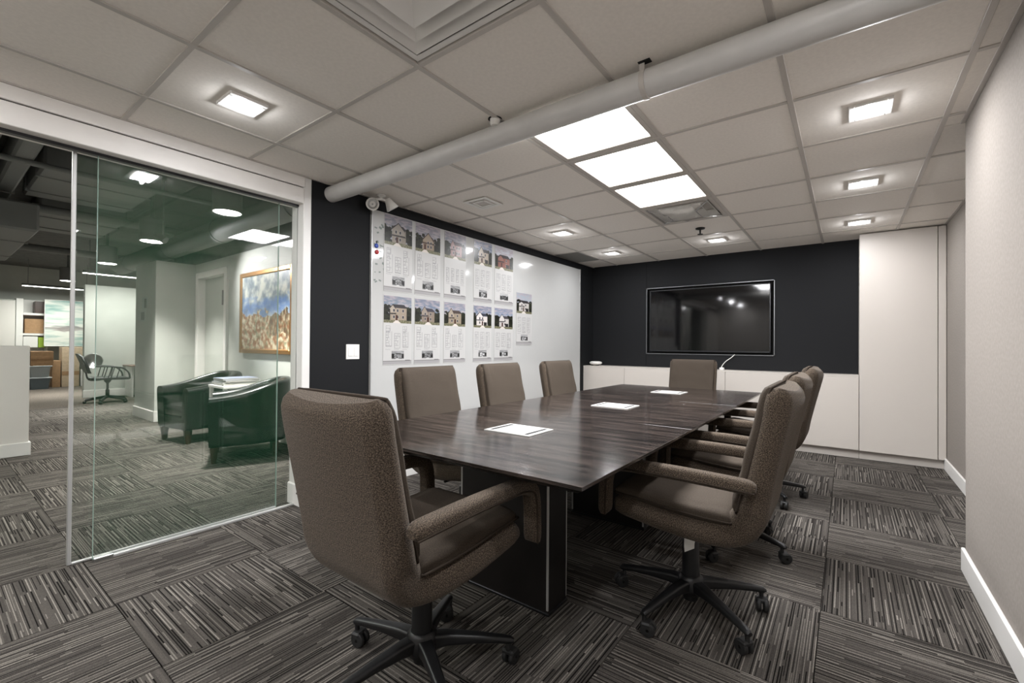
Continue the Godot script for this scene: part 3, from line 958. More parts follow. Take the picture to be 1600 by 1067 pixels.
func build_whiteboard() -> void:
	var t := thing("whiteboard", "long glossy whiteboard covering the left wall", "whiteboard", V(WL, 0, 3.887))
	put(box_mesh(Vector3(0.013, 2.094, 3.458), 0.002), "panel", M.board, t, Vector3(0.0105, 1.16, 0))
	var st := new_st()
	cbox(st, Vector3(0.0125, 1.16, 1.7285), Vector3(0.016, 2.1, 0.006), 0.001)
	cbox(st, Vector3(0.0125, 1.16, -1.7285), Vector3(0.016, 2.1, 0.006), 0.001)
	obj("edge_trim", st, M.steel_edge, t)
	rng.seed = 19
	st = new_st()
	for k in 26:
		var y := rng.randf_range(1.62, 2.1)
		var z := rng.randf_range(1.6, 1.7)
		cbox(st, Vector3(0.0172, y, z), Vector3(0.0006, rng.randf_range(0.003, 0.02), rng.randf_range(0.003, 0.03)), 0.0001, Basis(Vector3.RIGHT, rng.randf_range(-0.6, 0.6)))
	var pm := obj("pen_marks", st, mat(c8(120, 130, 124), 0.5), t)
	pm.set_meta("kind", "stuff")
	var sk := Color(0.48, 0.50, 0.54)
	var blue := Color(0.42, 0.48, 0.56)
	var stone := Color(0.53, 0.50, 0.46)
	var tan := Color(0.55, 0.49, 0.42)
	var white := Color(0.80, 0.78, 0.76)
	var brick := Color(0.48, 0.30, 0.26)
	var dark := Color(0.22, 0.21, 0.22)
	# column start, column end, base height, top, house
	var cols := [[2.273, 2.57], [2.6, 2.905], [2.953, 3.25], [3.365, 3.655], [3.7, 4.03]]
	var up := [1.57, 2.204]
	var low := [0.962, 1.538]
	var rows := [
		[cols[0], up, "house print with a pale stone gable and deep front porch, top row", {"seed": 1, "sky": sk, "wall": stone, "roof": dark, "left": 0.26, "right": 0.76, "top": 0.42, "gable": 0.9, "peak": 0.2, "windows": [0.15, 0.6], "door": 0.3, "garage": false, "plans": 3, "tall": true}],
		[cols[1], up, "house print with one steep tan gable under a dull sky, top row", {"seed": 2, "sky": blue.lerp(Color(0.6, 0.55, 0.55), 0.5), "wall": tan, "roof": Color(0.30, 0.24, 0.22), "left": 0.28, "right": 0.74, "top": 0.52, "gable": 0.95, "peak": 0.24, "windows": [0.4, 0.8], "door": 0.12, "garage": false, "plans": 3, "tall": true}],
		[cols[2], up, "house print with a red-tinged narrow gable beside a grey roof, top row", {"seed": 3, "sky": sk, "wall": Color(0.58, 0.46, 0.45), "roof": Color(0.33, 0.30, 0.31), "left": 0.28, "right": 0.8, "top": 0.45, "gable": 0.35, "peak": 0.17, "windows": [0.1, 0.55, 0.8], "door": 0.35, "garage": false, "plans": 4, "tall": true}],
		[cols[3], up, "house print with two pale pointed gables and blue sky, top row", {"seed": 4, "sky": blue, "wall": Color(0.66, 0.61, 0.55), "roof": dark, "left": 0.26, "right": 0.8, "top": 0.44, "gable": 0.5, "peak": 0.22, "windows": [0.15, 0.7], "door": 0.25, "garage": true, "plans": 3, "tall": false}],
		[cols[4], up, "house print with a red brick front and white gable, top row", {"seed": 5, "sky": Color(0.74, 0.76, 0.79), "wall": brick, "roof": dark, "left": 0.16, "right": 0.8, "top": 0.46, "gable": 0.45, "peak": 0.1, "windows": [0.75], "door": 0.25, "garage": true, "plans": 3, "tall": false}],
		[cols[0], low, "house print with a wide cream front and hipped roof, bottom row", {"seed": 6, "sky": Color(0.44, 0.51, 0.57), "wall": Color(0.60, 0.55, 0.49), "roof": dark, "left": 0.22, "right": 0.82, "top": 0.42, "gable": 0.3, "peak": 0.1, "windows": [0.1, 0.4, 0.85], "door": 0.32, "garage": false, "plans": 3, "tall": true}],
		[cols[1], low, "house print with a narrow brown gable under bright blue sky, bottom row", {"seed": 7, "sky": blue, "wall": Color(0.52, 0.47, 0.42), "roof": Color(0.25, 0.24, 0.28), "left": 0.26, "right": 0.78, "top": 0.46, "gable": 0.45, "peak": 0.18, "windows": [0.15, 0.75], "door": 0.42, "garage": false, "plans": 3, "tall": true}],
		[cols[2], low, "house print with a pale gable left of a brown hipped roof, bottom row", {"seed": 8, "sky": Color(0.50, 0.54, 0.60), "wall": Color(0.58, 0.53, 0.46), "roof": Color(0.30, 0.26, 0.25), "left": 0.2, "right": 0.8, "top": 0.44, "gable": 0.4, "peak": 0.2, "windows": [0.15, 0.75], "door": 0.45, "garage": false, "plans": 3, "tall": true}],
		[cols[3], low, "house print with a white front and dark garage door, bottom row", {"seed": 9, "sky": blue, "wall": white, "roof": Color(0.24, 0.25, 0.29), "left": 0.16, "right": 0.76, "top": 0.46, "gable": 0.6, "peak": 0.18, "windows": [0.2, 0.55], "door": 0.48, "garage": true, "plans": 3, "tall": false}],
		[cols[4], low, "house print with a single white gable and garage, bottom row", {"seed": 10, "sky": Color(0.46, 0.53, 0.62), "wall": white.darkened(0.08), "roof": Color(0.28, 0.27, 0.28), "left": 0.25, "right": 0.78, "top": 0.5, "gable": 0.55, "peak": 0.2, "windows": [0.6], "door": 0.25, "garage": true, "plans": 3, "tall": false}],
		[[4.095, 4.41], [1.135, 1.742], "house print hung by itself past both rows of prints", {"seed": 11, "sky": Color(0.62, 0.68, 0.72), "wall": white.darkened(0.1), "roof": dark, "left": 0.15, "right": 0.8, "top": 0.48, "gable": 0.5, "peak": 0.06, "windows": [0.2, 0.7], "door": 0.4, "garage": true, "plans": 3, "tall": false}],
	]
	for r in rows:
		var p := thing("house_print", r[2], "poster", V(WL + 0.0185, (r[1][0] + r[1][1]) / 2, (r[0][0] + r[0][1]) / 2), 0, "house prints on the whiteboard")
		var sz := Vector3(0.0016, r[1][1] - r[1][0], r[0][1] - r[0][0])
		put(box_mesh(sz, 0.0003), "sheet", M.socket, p, Vector3(0.0004, 0, 0))
		var f := new_st()
		var hh := sz.y / 2 - 0.001
		var hw := sz.z / 2 - 0.001
		poly(f, [Vector3(0.0015, hh, hw), Vector3(0.0015, hh, -hw), Vector3(0.0015, -hh, -hw), Vector3(0.0015, -hh, hw)], Vector3.RIGHT, [Vector2(0, 0), Vector2(1, 0), Vector2(1, 1), Vector2(0, 1)])
		obj("print", f, tex_mat(poster_image(r[3]), 0.3), p)
	# magnets and pen marks at the near edge of the board
	var mg := [["blue round magnet stuck to the near edge of the whiteboard", Color(0.10, 0.25, 0.62), 1.92, 2.2], ["red round magnet stuck under the blue one on the whiteboard", Color(0.65, 0.10, 0.12), 1.87, 2.205]]
	for q in mg:
		var mt := thing("magnet", q[0], "magnet", V(WL + 0.018, q[2], q[3]))
		var ms := new_st()
		lathe(ms, [Vector2(0.017, -0.001), Vector2(0.018, 0.006), Vector2(0.014, 0.01), Vector2(0.003, 0.011)], 18, Vector3.ZERO, Basis(Vector3.BACK, -PI / 2))
		obj("button", ms, mat(q[1], 0.4), mt)
	var s := thing("light_switch", "white rocker light switch on the black wall panel", "light switch", V(WL, 1.074, 2.008))
	put(box_mesh(Vector3(0.008, 0.114, 0.114), 0.003), "plate", M.device, s, Vector3(0.002, 0, 0))
	for z in [-0.024, 0.024]:
		put(box_mesh(Vector3(0.006, 0.066, 0.033), 0.002), "rocker", M.trim, s, Vector3(0.007, 0, z))

# ---------------------------------------------------------------- table
func build_table() -> void:
	var x0 := -1.885
	var x1 := -0.597
	var hgt := 0.735
	var edge := [1.13, 2.245, 3.325, 4.45]
	var t := thing("conference_table", "long dark wood conference table of three joined sections", "table", V((x0 + x1) / 2, 0, (edge[0] + edge[3]) / 2))
	var o := t.position
	for k in 3:
		var c := V((x0 + x1) / 2, 0, (edge[k] + edge[k + 1]) / 2) - o
		var lx := x1 - x0
		var lz: float = edge[k + 1] - edge[k] - 0.0012
		var st := new_st()
		cbox(st, Vector3(0, hgt - 0.006, 0), Vector3(lx, 0.012, lz), 0.0009)
		obj("table_top", st, M.wood, t, c)
		var ed := new_st()
		var rg := []   # undercut edge below the top sheet
		for q in [[0.0, -0.012], [0.004, -0.014], [0.03, -0.03]]:
			rg.append([Vector3(-lx / 2 + q[0], hgt + q[1], -lz / 2 + (q[0] if k == 2 else 0.0)), Vector3(lx / 2 - q[0], hgt + q[1], -lz / 2 + (q[0] if k == 2 else 0.0)), Vector3(lx / 2 - q[0], hgt + q[1], lz / 2 - (q[0] if k == 0 else 0.0)), Vector3(-lx / 2 + q[0], hgt + q[1], lz / 2 - (q[0] if k == 0 else 0.0))])
		for a in 2:
			for b in 4:
				var qd := [rg[a][b], rg[a][(b + 1) % 4], rg[a + 1][(b + 1) % 4], rg[a + 1][b]]
				var nn: Vector3 = (qd[0] - qd[2]).cross(qd[0] - qd[1]).normalized()
				if nn.dot(qd[0]  - Vector3(0, hgt, 0)) + nn.dot(qd[1] - Vector3(0, hgt, 0)) < 0:
					nn = -nn
				poly(ed, qd, nn)
		poly(ed, rg[2], Vector3.DOWN)
		obj("edge_band", ed, M.pedestal, t, c)
		# pedestal slab with metal corner trims and foot strip
		var pc := V(-1.25, 0, (edge[k] + edge[k + 1]) / 2 - 0.012) - o
		var pd := put(box_mesh(Vector3(0.5, 0.7, 0.15), 0.003), "pedestal", M.pedestal, t, pc + Vector3(0, 0.355, 0))
		for s in [-1, 1]:
			for q in [-1, 1]:
				put(box_mesh(Vector3(0.01, 0.68, 0.006), 0.001), "corner_trim", M.steel_edge, pd, Vector3(s * 0.246, 0.006, q * 0.0745))
		put(box_mesh(Vector3(0.512, 0.012, 0.162), 0.002), "foot_strip", M.dark_metal, pd, Vector3(0, -0.349, 0))
		put(box_mesh(Vector3(0.02, 0.05, 0.012), 0.002), "latch", M.metal, pd, Vector3(0.256, 0.22, -0.03))
	var sp := [1.707, 2.8, 3.93]
	var lb := ["white flush socket box on the table section beside the glass end", "white flush socket box on the middle table section", "white flush socket box on the table section facing the television"]
	for k in 3:
		var s := thing("socket_box", lb[k], "socket box", V(-1.235, hgt, sp[k]), 0, "white socket boxes in the tabletop")
		put(box_mesh(Vector3(0.256, 0.006, 0.205), 0.0015), "lid", M.socket, s, Vector3(0, 0.0015, 0))
		for q in [-1, 1]:
			put(box_mesh(Vector3(0.017, 0.002, 0.165), 0.0005), "slot", M.gap, s, Vector3(q * 0.098, 0.0042, 0))
		put(box_mesh(Vector3(0.12, 0.001, 0.04), 0.0003), "seam_plate", M.trim, s, Vector3(0, 0.0046, 0.02))

# ---------------------------------------------------------------- swivel chair
func make_chair(label: String) -> Node3D:
	var t := thing("swivel_chair", label, "chair", Vector3.ZERO, 0, "brown tweed swivel chairs around the table")
	# shell: back, rounded bottom and seat pan in one padded L
	var path := catmull([Vector2(-0.378, 0.975), Vector2(-0.356, 0.88), Vector2(-0.322, 0.74), Vector2(-0.287, 0.6), Vector2(-0.258, 0.51), Vector2(-0.2, 0.444), Vector2(-0.11, 0.424), Vector2(0.02, 0.43), Vector2(0.14, 0.446), Vector2(0.262, 0.466)], 5)
	var st := new_st()
	var wf := func(f: float) -> float:
		var e := minf(f / 0.05, 1.0) * minf((1.0 - f) / 0.03, 1.0)
		return 0.485 - 0.06 * (1.0 - sqrt(clampf(e, 0, 1))) - 0.05 * exp(-pow((f - 0.56) / 0.12, 2.0))
	var tf := func(f: float) -> float:
		var e := minf(f / 0.05, 1.0) * minf((1.0 - f) / 0.05, 1.0)
		var belly := exp(-pow((f - 0.52) / 0.16, 2.0))
		return lerpf(0.03, 0.088 + 0.034 * belly, sqrt(clampf(e, 0, 1)))
	var bow := func(f: float, x: float, tg: Vector2) -> Vector2:
		var b := clampf(1.0 - f / 0.5, 0, 1)
		var edge := pow(absf(x) / 0.2375, 2.0)
		return Vector2(0.03 * edge * b, (0.02 * edge) * clampf(1.0 - f / 0.1, 0, 1))
	sweep(st, path, 0.0, wf, tf, 0.048, 6, bow)
	obj("shell", st, M.fabric, t)
	# back cushion
	var cp := catmull([Vector2(-0.322, 0.992), Vector2(-0.3, 0.9), Vector2(-0.268, 0.76), Vector2(-0.235, 0.62), Vector2(-0.212, 0.53)], 6)
	cushion("back_cushion", t, cp, 0.445, 0.052, 0.018)
	var sp := catmull([Vector2(-0.2, 0.492), Vector2(-0.1, 0.492), Vector2(0.03, 0.5), Vector2(0.15, 0.512), Vector2(0.255, 0.518)], 6)
	cushion("seat_cushion", t, sp, 0.445, 0.07, 0.02)
	# arms
	for s in [-1, 1]:
		var ap := catmull([Vector2(-0.29, 0.642), Vector2(-0.2, 0.646), Vector2(-0.05, 0.65), Vector2(0.1, 0.65), Vector2(0.195, 0.647), Vector2(0.25, 0.626), Vector2(0.268, 0.58), Vector2(0.272, 0.52), Vector2(0.274, 0.435)], 5)
		var a := new_st()
		var aw := func(f: float) -> float: return 0.06 if f > 0.05 else lerpf(0.036, 0.06, sqrt(f / 0.05))
		var at := func(f: float) -> float:
			var e := minf(f / 0.06, 1.0) * minf((1.0 - f) / 0.04, 1.0)
			return lerpf(0.024, 0.05, sqrt(clampf(e, 0, 1)))
		sweep(a, ap, s * 0.274, aw, at, 0.018, 4)
		var arm := obj("armrest", a, M.fabric, t)
		var line := []
		for k in range(0, ap.size()):
			var tg: Vector2 = (ap[mini(k + 1, ap.size() - 1)] - ap[maxi(k - 1, 0)]).normalized()
			var nn := Vector2(-tg.y, tg.x)
			var q: Vector2 = ap[k] - nn * 0.012
			line.append(Vector3(s * (0.274 + 0.0303), q.y, -q.x))
		var pp := new_st()
		tube(pp, line, 0.0032, 6)
		obj("piping", pp, M.piping, arm)
	# under-seat mechanism and column
	st = new_st()
	cbox(st, Vector3(0, 0.372, 0.0), Vector3(0.16, 0.035, 0.2), 0.006)
	cbox(st, Vector3(0.12, 0.372, -0.02), Vector3(0.14, 0.012, 0.014), 0.003)
	obj("tilt_mechanism", st, M.black_plastic, t)
	st = new_st()
	lathe(st, [Vector2(0.019, 0.37), Vector2(0.019, 0.3), Vector2(0.034, 0.298), Vector2(0.036, 0.1), Vector2(0.03, 0.045)], 24)
	obj("gas_column", st, M.black_plastic, t)
	# five-star base
	st = new_st()
	lathe(st, [Vector2(0.038, 0.15), Vector2(0.05, 0.14), Vector2(0.056, 0.1), Vector2(0.05, 0.075), Vector2(0.03, 0.07)], 24)
	var base := obj("star_base", st, M.black_plastic, t)
	var leg := new_st()
	var lr := []
	for q in [[0.035, 0.112, 0.052, 0.05], [0.09, 0.114, 0.046, 0.042], [0.18, 0.106, 0.038, 0.032], [0.27, 0.094, 0.032, 0.026], [0.31, 0.087, 0.03, 0.024], [0.322, 0.084, 0.02, 0.014]]:
		var ring := []
		for v in rrect(q[2], q[3], 0.011, 3):
			ring.append(Vector3(q[0], q[1] + v.y, v.x))
		lr.append(ring)
	loft(leg, lr)
	var leg_mesh := leg.commit()
	var cs := new_st()
	for s in [-1, 1]:
		lathe(cs, [Vector2(0.006, -0.009), Vector2(0.024, -0.009), Vector2(0.028, -0.005), Vector2(0.028, 0.005), Vector2(0.024, 0.009), Vector2(0.006, 0.009)], 20, Vector3(0.012, 0.028, s * 0.014), Basis(Vector3.RIGHT, PI / 2))
	cbox(cs, Vector3(0.006, 0.046, 0), Vector3(0.04, 0.02, 0.05), 0.008)
	lathe(cs, [Vector2(0.009, 0.05), Vector2(0.009, 0.08)], 12, Vector3(-0.004, 0, 0))
	var caster_mesh := cs.commit()
	for k in 5:
		var an := TAU * k / 5
		put(leg_mesh, "leg", M.black_plastic, base, Vector3.ZERO, Vector3(0, rad_to_deg(an), 0))
		put(caster_mesh, "caster", M.rubber, base, Vector3(0.305 * cos(an), 0, -0.305 * sin(an)), Vector3(0, rad_to_deg(an) + 50 + 67 * k, 0))
	return t

func cushion(called: String, t: Node3D, path: Array, w: float, th: float, rad: float) -> void:
	var st := new_st()
	var nz := FastNoiseLite.new()
	nz.seed = 77
	nz.frequency = 1.0
	nz.fractal_octaves = 2
	var rings := []
	var n := path.size()
	for i in n:
		var tg: Vector2 = (path[mini(i + 1, n - 1)] - path[maxi(i - 1, 0)]).normalized()
		var nn := Vector2(-tg.y, tg.x)   # towards the sitter
		var f := float(i) / (n - 1)
		var e := sqrt(clampf(minf(f, 1.0 - f) / 0.14, 0.0, 1.0))
		var ring := []
		for p in cushion_section(w - 0.02 * (1.0 - e), th * lerpf(0.35, 1.0, e), rad):
			var crease: float = nz.get_noise_2d(p.x * 9.0 + rad * 900.0, f * 2.2) * 0.006 * e if p.y > 0 else 0.0
			var q: Vector2 = path[i] + nn * (p.y + crease)
			ring.append(Vector3(p.x, q.y, -q.x))
		rings.append(ring)
	loft(st, rings)
	var c := obj(called, st, M.cushion, t)
	# piping round the back edge
	var loop := []
	var low := -th * 0.12
	for i in n:
		loop.append(edge_point(path, i, w / 2 + 0.001, low))
	for i in n:
		loop.append(edge_point(path, n - 1 - i, -w / 2 - 0.001, low))
	var pp := new_st()
	tube(pp, loop, 0.0045, 6, true)
	obj("piping", pp, M.piping, c)

func edge_point(path: Array, i: int, x: float, off: float) -> Vector3:
	var n := path.size()
	var tg: Vector2 = (path[mini(i + 1, n - 1)] - path[maxi(i - 1, 0)]).normalized()
	var q: Vector2 = path[i] + Vector2(-tg.y, tg.x) * off
	return Vector3(x, q.y, -q.x)

func cushion_section(w: float, th: float, _rad: float) -> Array:
	var out := []
	var m := 56
	for k in m:
		var a := TAU * k / m
		var c := cos(a)
		var s := sin(a)
		out.append(Vector2(w / 2 * signf(c) * pow(absf(c), 0.28), th / 2 * signf(s) * pow(absf(s), 0.62)))
	return out

func build_chairs() -> void:
	# x, d, facing turn, base angle, label
	var list := [
		[-1.177, 1.063, 0.0, 45.0, "brown tweed swivel chair at the table end beside the glass partition"],
		[-0.541, 2.027, 90.0, 180.0, "brown tweed swivel chair with a torn paper tag on its column"],
		[-0.557, 2.85, 90.0, -19.0, "middle brown tweed swivel chair on the papered-wall side of the table"],
		[-0.545, 3.9, 90.0, 22.0, "brown tweed swivel chair on the papered-wall side, next to the cupboards"],
		[-1.81, 1.96, -90.0, 10.0, "brown swivel chair facing away from the whiteboard, by the light switch"],
		[-1.815, 2.71, -90.0, 30.0, "middle brown swivel chair in front of the prints on the whiteboard"],
		[-1.815, 3.56, -90.0, 50.0, "brown swivel chair in front of the bare end of the whiteboard"],
		[-1.33, 4.7, 180.0, 20.0, "brown swivel chair at the table end with its back to the television"],
	]
	var proto := make_chair(list[0][4])
	var others := []
	for k in list.size():
		var c: Node3D = proto
		if k > 0:
			c = proto.duplicate()
			c.name = numbered("swivel_chair")
			add_child(c)
		var q: Array = list[k]
		c.position = V(q[0], 0, q[1])
		c.rotation_degrees.y = q[2]
		(c.get_node("star_base") as Node3D).rotation_degrees.y = q[3] - q[2]
		c.set_meta("label", q[4])
		others.append(c)
	# torn tag on the second chair
	var tg := new_st()
	var rg := []
	for k in 7:
		var f := k / 6.0
		var ring := []
		var y := lerpf(0.39, 0.265, f)
		for v in [Vector2(-1, 0), Vector2(1, 0), Vector2(1, 1), Vector2(-1, 1)]:
			var a: float = deg_to_rad(200.0 + 8 * sin(f * 5.0)) + v.x * 0.75 * (1.0 - 0.35 * f) + 0.25 * f
			var rr: float = 0.04 + v.y * 0.0012
			ring.append(Vector3(rr * cos(a), y + v.x * 0.012 * f, -rr * sin(a)))
		rg.append(ring)
	loft(tg, rg)
	obj("paper_tag", tg, M.device, others[1], Vector3.ZERO, Vector3(0, -20, 0))

# ---------------------------------------------------------------- lobby
func build_lobby_shell() -> void:
	var w := struct("wall_lobby", "pale lobby wall with a recessed door and a column", "wall")
	var top := 2.31
	part_box("picture_wall", M.lobby_wall, w, -6.69, WL - 0.12, 0.0, top, 2.53, 2.65, 0.003)
	part_box("door_head", M.lobby_wall, w, -7.9, -6.69, 2.165, top, 2.53, 2.65, 0.003)
	part_box("door_side", M.lobby_wall, w, -7.9, -7.78, 0.0, 2.165, 2.53, 2.65, 0.003)
	part_box("column", M.lobby_wall, w, -8.86, -7.9, 0.0, top, 2.05, 2.9, 0.004)
	part_box("bulkhead", M.deck, w, -8.86, WL - 0.12, top, 3.05, 2.535, 2.7, 0.003)
	part_box("office_wall", M.lobby_wall, w, -12.5, -12.35, 0.0, 2.3, 2.05, 4.2, 0.004)
	part_box("far_wall", M.lobby_wall, w, -17.0, -16.85, 0.0, 3.05, -4.0, 4.2, 0.004)
	part_box("side_wall", M.lobby_wall, w, -17.0, WL - 0.16, 0.0, 3.05, -4.0, -3.9, 0.004)
	part_box("closing_wall", M.lobby_wall, w, -17.0, -8.86, 0.0, 3.05, 4.2, 4.3, 0.004)
	part_box("return_wall", M.lobby_wall, w, WL - 0.16, WL, 0.0, 3.05, -4.0, REAR, 0.004)
	var b := struct("baseboard_lobby", "white baseboards along the lobby walls", "baseboard")
	part_box("board", M.trim, b, -6.69, WL - 0.12, 0.0, 0.13, 2.514, 2.53, 0.004)
	part_box("board", M.trim, b, -8.88, -7.884, 0.0, 0.15, 2.034, 2.05, 0.004)
	part_box("board", M.trim, b, -7.9, -7.884, 0.0, 0.15, 2.034, 2.53, 0.004)
	part_box("board", M.trim, b, -12.35, -12.33, 0.0, 0.15, 2.034, 4.2, 0.004)
	var d := struct("door_2", "plain pale lobby door with a small sign in a deep frame", "door")
	for s in [[-7.78, -7.7], [-6.77, -6.69]]:
		part_box("frame_post", M.trim, d, s[0], s[1], 0.0, 2.165, 2.5, 2.66, 0.003)
	part_box("frame_head", M.trim, d, -7.7, -6.77, 2.08, 2.165, 2.5, 2.66, 0.003)
	part_box("leaf", M.lobby_wall, d, -7.7, -6.77, 0.01, 2.08, 2.6, 2.645, 0.003)
	part_box("sign_plate", M.dark_metal, d, -7.08, -6.96, 1.67, 1.88, 2.592, 2.6, 0.002)
	var st := new_st()
	lathe(st, [Vector2(0.012, 0.0), Vector2(0.012, 0.03), Vector2(0.028, 0.036), Vector2(0.03, 0.055), Vector2(0.015, 0.066)], 16, V(-6.84, 0.98, 2.6), Basis(Vector3.RIGHT, PI / 2))
	obj("knob", st, M.dark_metal, d)
	var c := struct("ceiling_lobby", "dark open ceiling over the lobby", "ceiling")
	part_box("deck", M.deck, c, -17.0, WL - 0.16, 3.05, 3.2, -4.0, 4.3, 0.003)
	var h := struct("wall_half", "white half-height wall with a baseboard in the lobby", "wall")
	part_box("panel", M.white, h, -6.8, -6.55, 0.0, 1.09, -2.5, 0.69, 0.004)
	part_box("base_trim", M.trim, h, -6.82, -6.534, 0.0, 0.13, -2.5, 0.704, 0.004)

func tub_chair(at: Vector3, turn: float, label: String) -> void:
	var t := thing("tub_armchair", label, "armchair", at, turn, "black leather tub armchairs in the lobby")
	# U path seen from above: front right -> back -> front left; facing +z
	var pts := []
	var hw := 0.27
	var path := catmull([Vector3(hw, 0, 0.33), Vector3(hw + 0.01, 0, 0.1), Vector3(hw - 0.01, 0, -0.1), Vector3(hw - 0.09, 0, -0.26), Vector3(0.0, 0, -0.31), Vector3(-hw + 0.09, 0, -0.26), Vector3(-hw + 0.01, 0, -0.1), Vector3(-hw - 0.01, 0, 0.1), Vector3(-hw, 0, 0.33)], 5)
	var n := path.size()
	var rings := []
	for i in n:
		var a: Vector3 = path[maxi(i - 1, 0)]
		var b: Vector3 = path[mini(i + 1, n - 1)]
		var tg := (b - a).normalized()
		var outw := Vector3.UP.cross(tg).normalized()
		if outw.dot(path[i]) < 0:
			outw = -outw
		var f := absf(2.0 * i / (n - 1) - 1.0)
		var top := lerpf(0.785, 0.625, smoothstep(0.1, 1.0, f))
		var ring := []
		var hh := top - 0.15
		for p in rrect(0.13, hh, 0.05, 4):
			var lean: float = (p.y / hh) * 0.035
			ring.append(path[i] + outw * (p.x + lean) + Vector3(0, 0.15 + hh / 2 + p.y, 0))
		rings.append(ring)
	var st := new_st()
	loft(st, rings)
	obj("tub_shell", st, M.leather, t)
	st = new_st()
	rings = []
	for q in [[0.15, 0.45, 0.56], [0.16, 0.47, 0.58], [0.28, 0.47, 0.58], [0.3, 0.45, 0.56]]:
		var ring := []
		for p in rrect(q[1], q[2], 0.05, 4):
			ring.append(Vector3(p.x, q[0], p.y + 0.03))
		rings.append(ring)
	loft(st, rings)
	obj("seat_base", st, M.leather, t)
	st = new_st()
	rings = []
	for q in [[0.3, 0.40, 0.5], [0.31, 0.44, 0.55], [0.36, 0.45, 0.56], [0.41, 0.44, 0.54], [0.425, 0.36, 0.46], [0.43, 0.2, 0.3]]:
		var ring := []
		for p in rrect(q[1], q[2], 0.06, 4):
			ring.append(Vector3(p.x, q[0], p.y + 0.05))
		rings.append(ring)
	loft(st, rings)
	obj("seat_cushion", st, M.leather, t)
	for x in [-1, 1]:
		for z in [[0.29, 1], [-0.22, -1]]:
			st = new_st()
			loft(st, [[Vector3(-0.02, 0, -0.02), Vector3(0.02, 0, -0.02), Vector3(0.02, 0, 0.02), Vector3(-0.02, 0, 0.02)], [Vector3(-0.032, 0.152, -0.032), Vector3(0.032, 0.152, -0.032), Vector3(0.032, 0.152, 0.032), Vector3(-0.032, 0.152, 0.032)]])
			obj("leg", st, M.leg_wood, t, Vector3(x * (0.26 if z[1] > 0 else 0.2), 0, z[0]))

func landscape_image() -> Image:
	var w := 256
	var h := 196
	var a := FastNoiseLite.new()
	a.seed = 17
	a.frequency = 0.02
	a.fractal_octaves = 4
	var b := FastNoiseLite.new()
	b.seed = 23
	b.frequency = 0.05
	b.fractal_octaves = 4
	var im := Image.create(w, h, false, Image.FORMAT_RGB8)
	for y in h:
		for x in w:
			var f := float(y) / h + a.get_noise_2d(x, y * 1.6) * 0.14
			var u := float(x) / w
			var c := Color(0.44, 0.49, 0.53).lerp(Color(0.80, 0.80, 0.76), clampf(0.5 + a.get_noise_2d(x + 300, y) * 1.6, 0, 1))
			if f > 0.3 and f < 0.52:
				c = c.lerp(Color(0.30, 0.45, 0.72), clampf(0.75 - absf(f - 0.42) * 5.0, 0, 1))
			if f > 0.52:
				var k := clampf(0.5 + b.get_noise_2d(x, y) * 1.4, 0, 1)
				c = Color(0.52, 0.34, 0.22).lerp(Color(0.78, 0.73, 0.63), k).lerp(Color(0.40, 0.45, 0.34), clampf(b.get_noise_2d(x + 90, y + 30) * 1.2, 0, 1))
				if u > 0.6 and f < 0.8:
					c = c.lerp(Color(0.26, 0.19, 0.13), clampf(0.6 + b.get_noise_2d(x * 2.0, y * 0.4), 0, 1) * 0.8)
			im.set_pixel(x, y, c)
	return im

func seascape_image() -> Image:
	var w := 200
	var h := 260
	var a := FastNoiseLite.new()
	a.seed = 57
	a.frequency = 0.012
	a.fractal_octaves = 4
	var im := Image.create(w, h, false, Image.FORMAT_RGB8)
	for y in h:
		for x in w:
			var v := a.get_noise_2d(x * 0.35, y * 2.4)
			var f := float(y) / h
			var c := Color(0.83, 0.84, 0.81).lerp(Color(0.38, 0.56, 0.54), clampf(v * 0.9 + 0.3 * (1.0 - f), 0, 1))
			c = c.lerp(Color(0.48, 0.44, 0.44), clampf(0.8 - absf(f - 0.6 + v * 0.1) * 14.0, 0, 0.8))
			im.set_pixel(x, y, c)
	return im

func wall_picture(called: String, label: String, im: Image, at: Vector3, turn: float, w: float, h: float, fw: float, frame: Material, rough: float) -> void:
	var t := thing(called, label, "painting", at, turn)
	var st := new_st()
	for s in [-1, 1]:
		cbox(st, Vector3(s * (w / 2 - fw / 2), 0, 0.022), Vector3(fw, h, 0.044), 0.008)
		cbox(st, Vector3(0, s * (h / 2 - fw / 2), 0.022), Vector3(w - 2 * fw, fw, 0.044), 0.008)
	obj("frame", st, frame, t)
	var f := new_st()
	var a := w / 2 - fw
	var b := h / 2 - fw
	poly(f, [Vector3(-a, b, 0.03), Vector3(a, b, 0.03), Vector3(a, -b, 0.03), Vector3(-a, -b, 0.03)], Vector3.BACK, [Vector2(0, 0), Vector2(1, 0), Vector2(1, 1), Vector2(0, 1)])
	var cv := tex_mat(im, rough)
	obj("canvas", f, cv, t)
	put(box_mesh(Vector3(2 * a, 2 * b, 0.02), 0.001), "backing", M.card, t, Vector3(0, 0, 0.015))

func cardboard(x0: float, x1: float, h0: float, h1: float, d0: float, d1: float, m: Material, label: String, tape := true) -> void:
	var t := thing("cardboard_box", label, "box", V((x0 + x1) / 2, h0, (d0 + d1) / 2), 0, "boxes stored at the far end of the lobby")
	var s := Vector3(x1 - x0, h1 - h0, d1 - d0)
	put(box_mesh(s, 0.004), "carton", m, t, Vector3(0, s.y / 2, 0))
	if tape:
		put(box_mesh(Vector3(0.003, s.y * 0.16, s.z * 0.98), 0.0005), "tape_band", M.card, t, Vector3(s.x / 2 + 0.001, s.y * 0.55, 0))

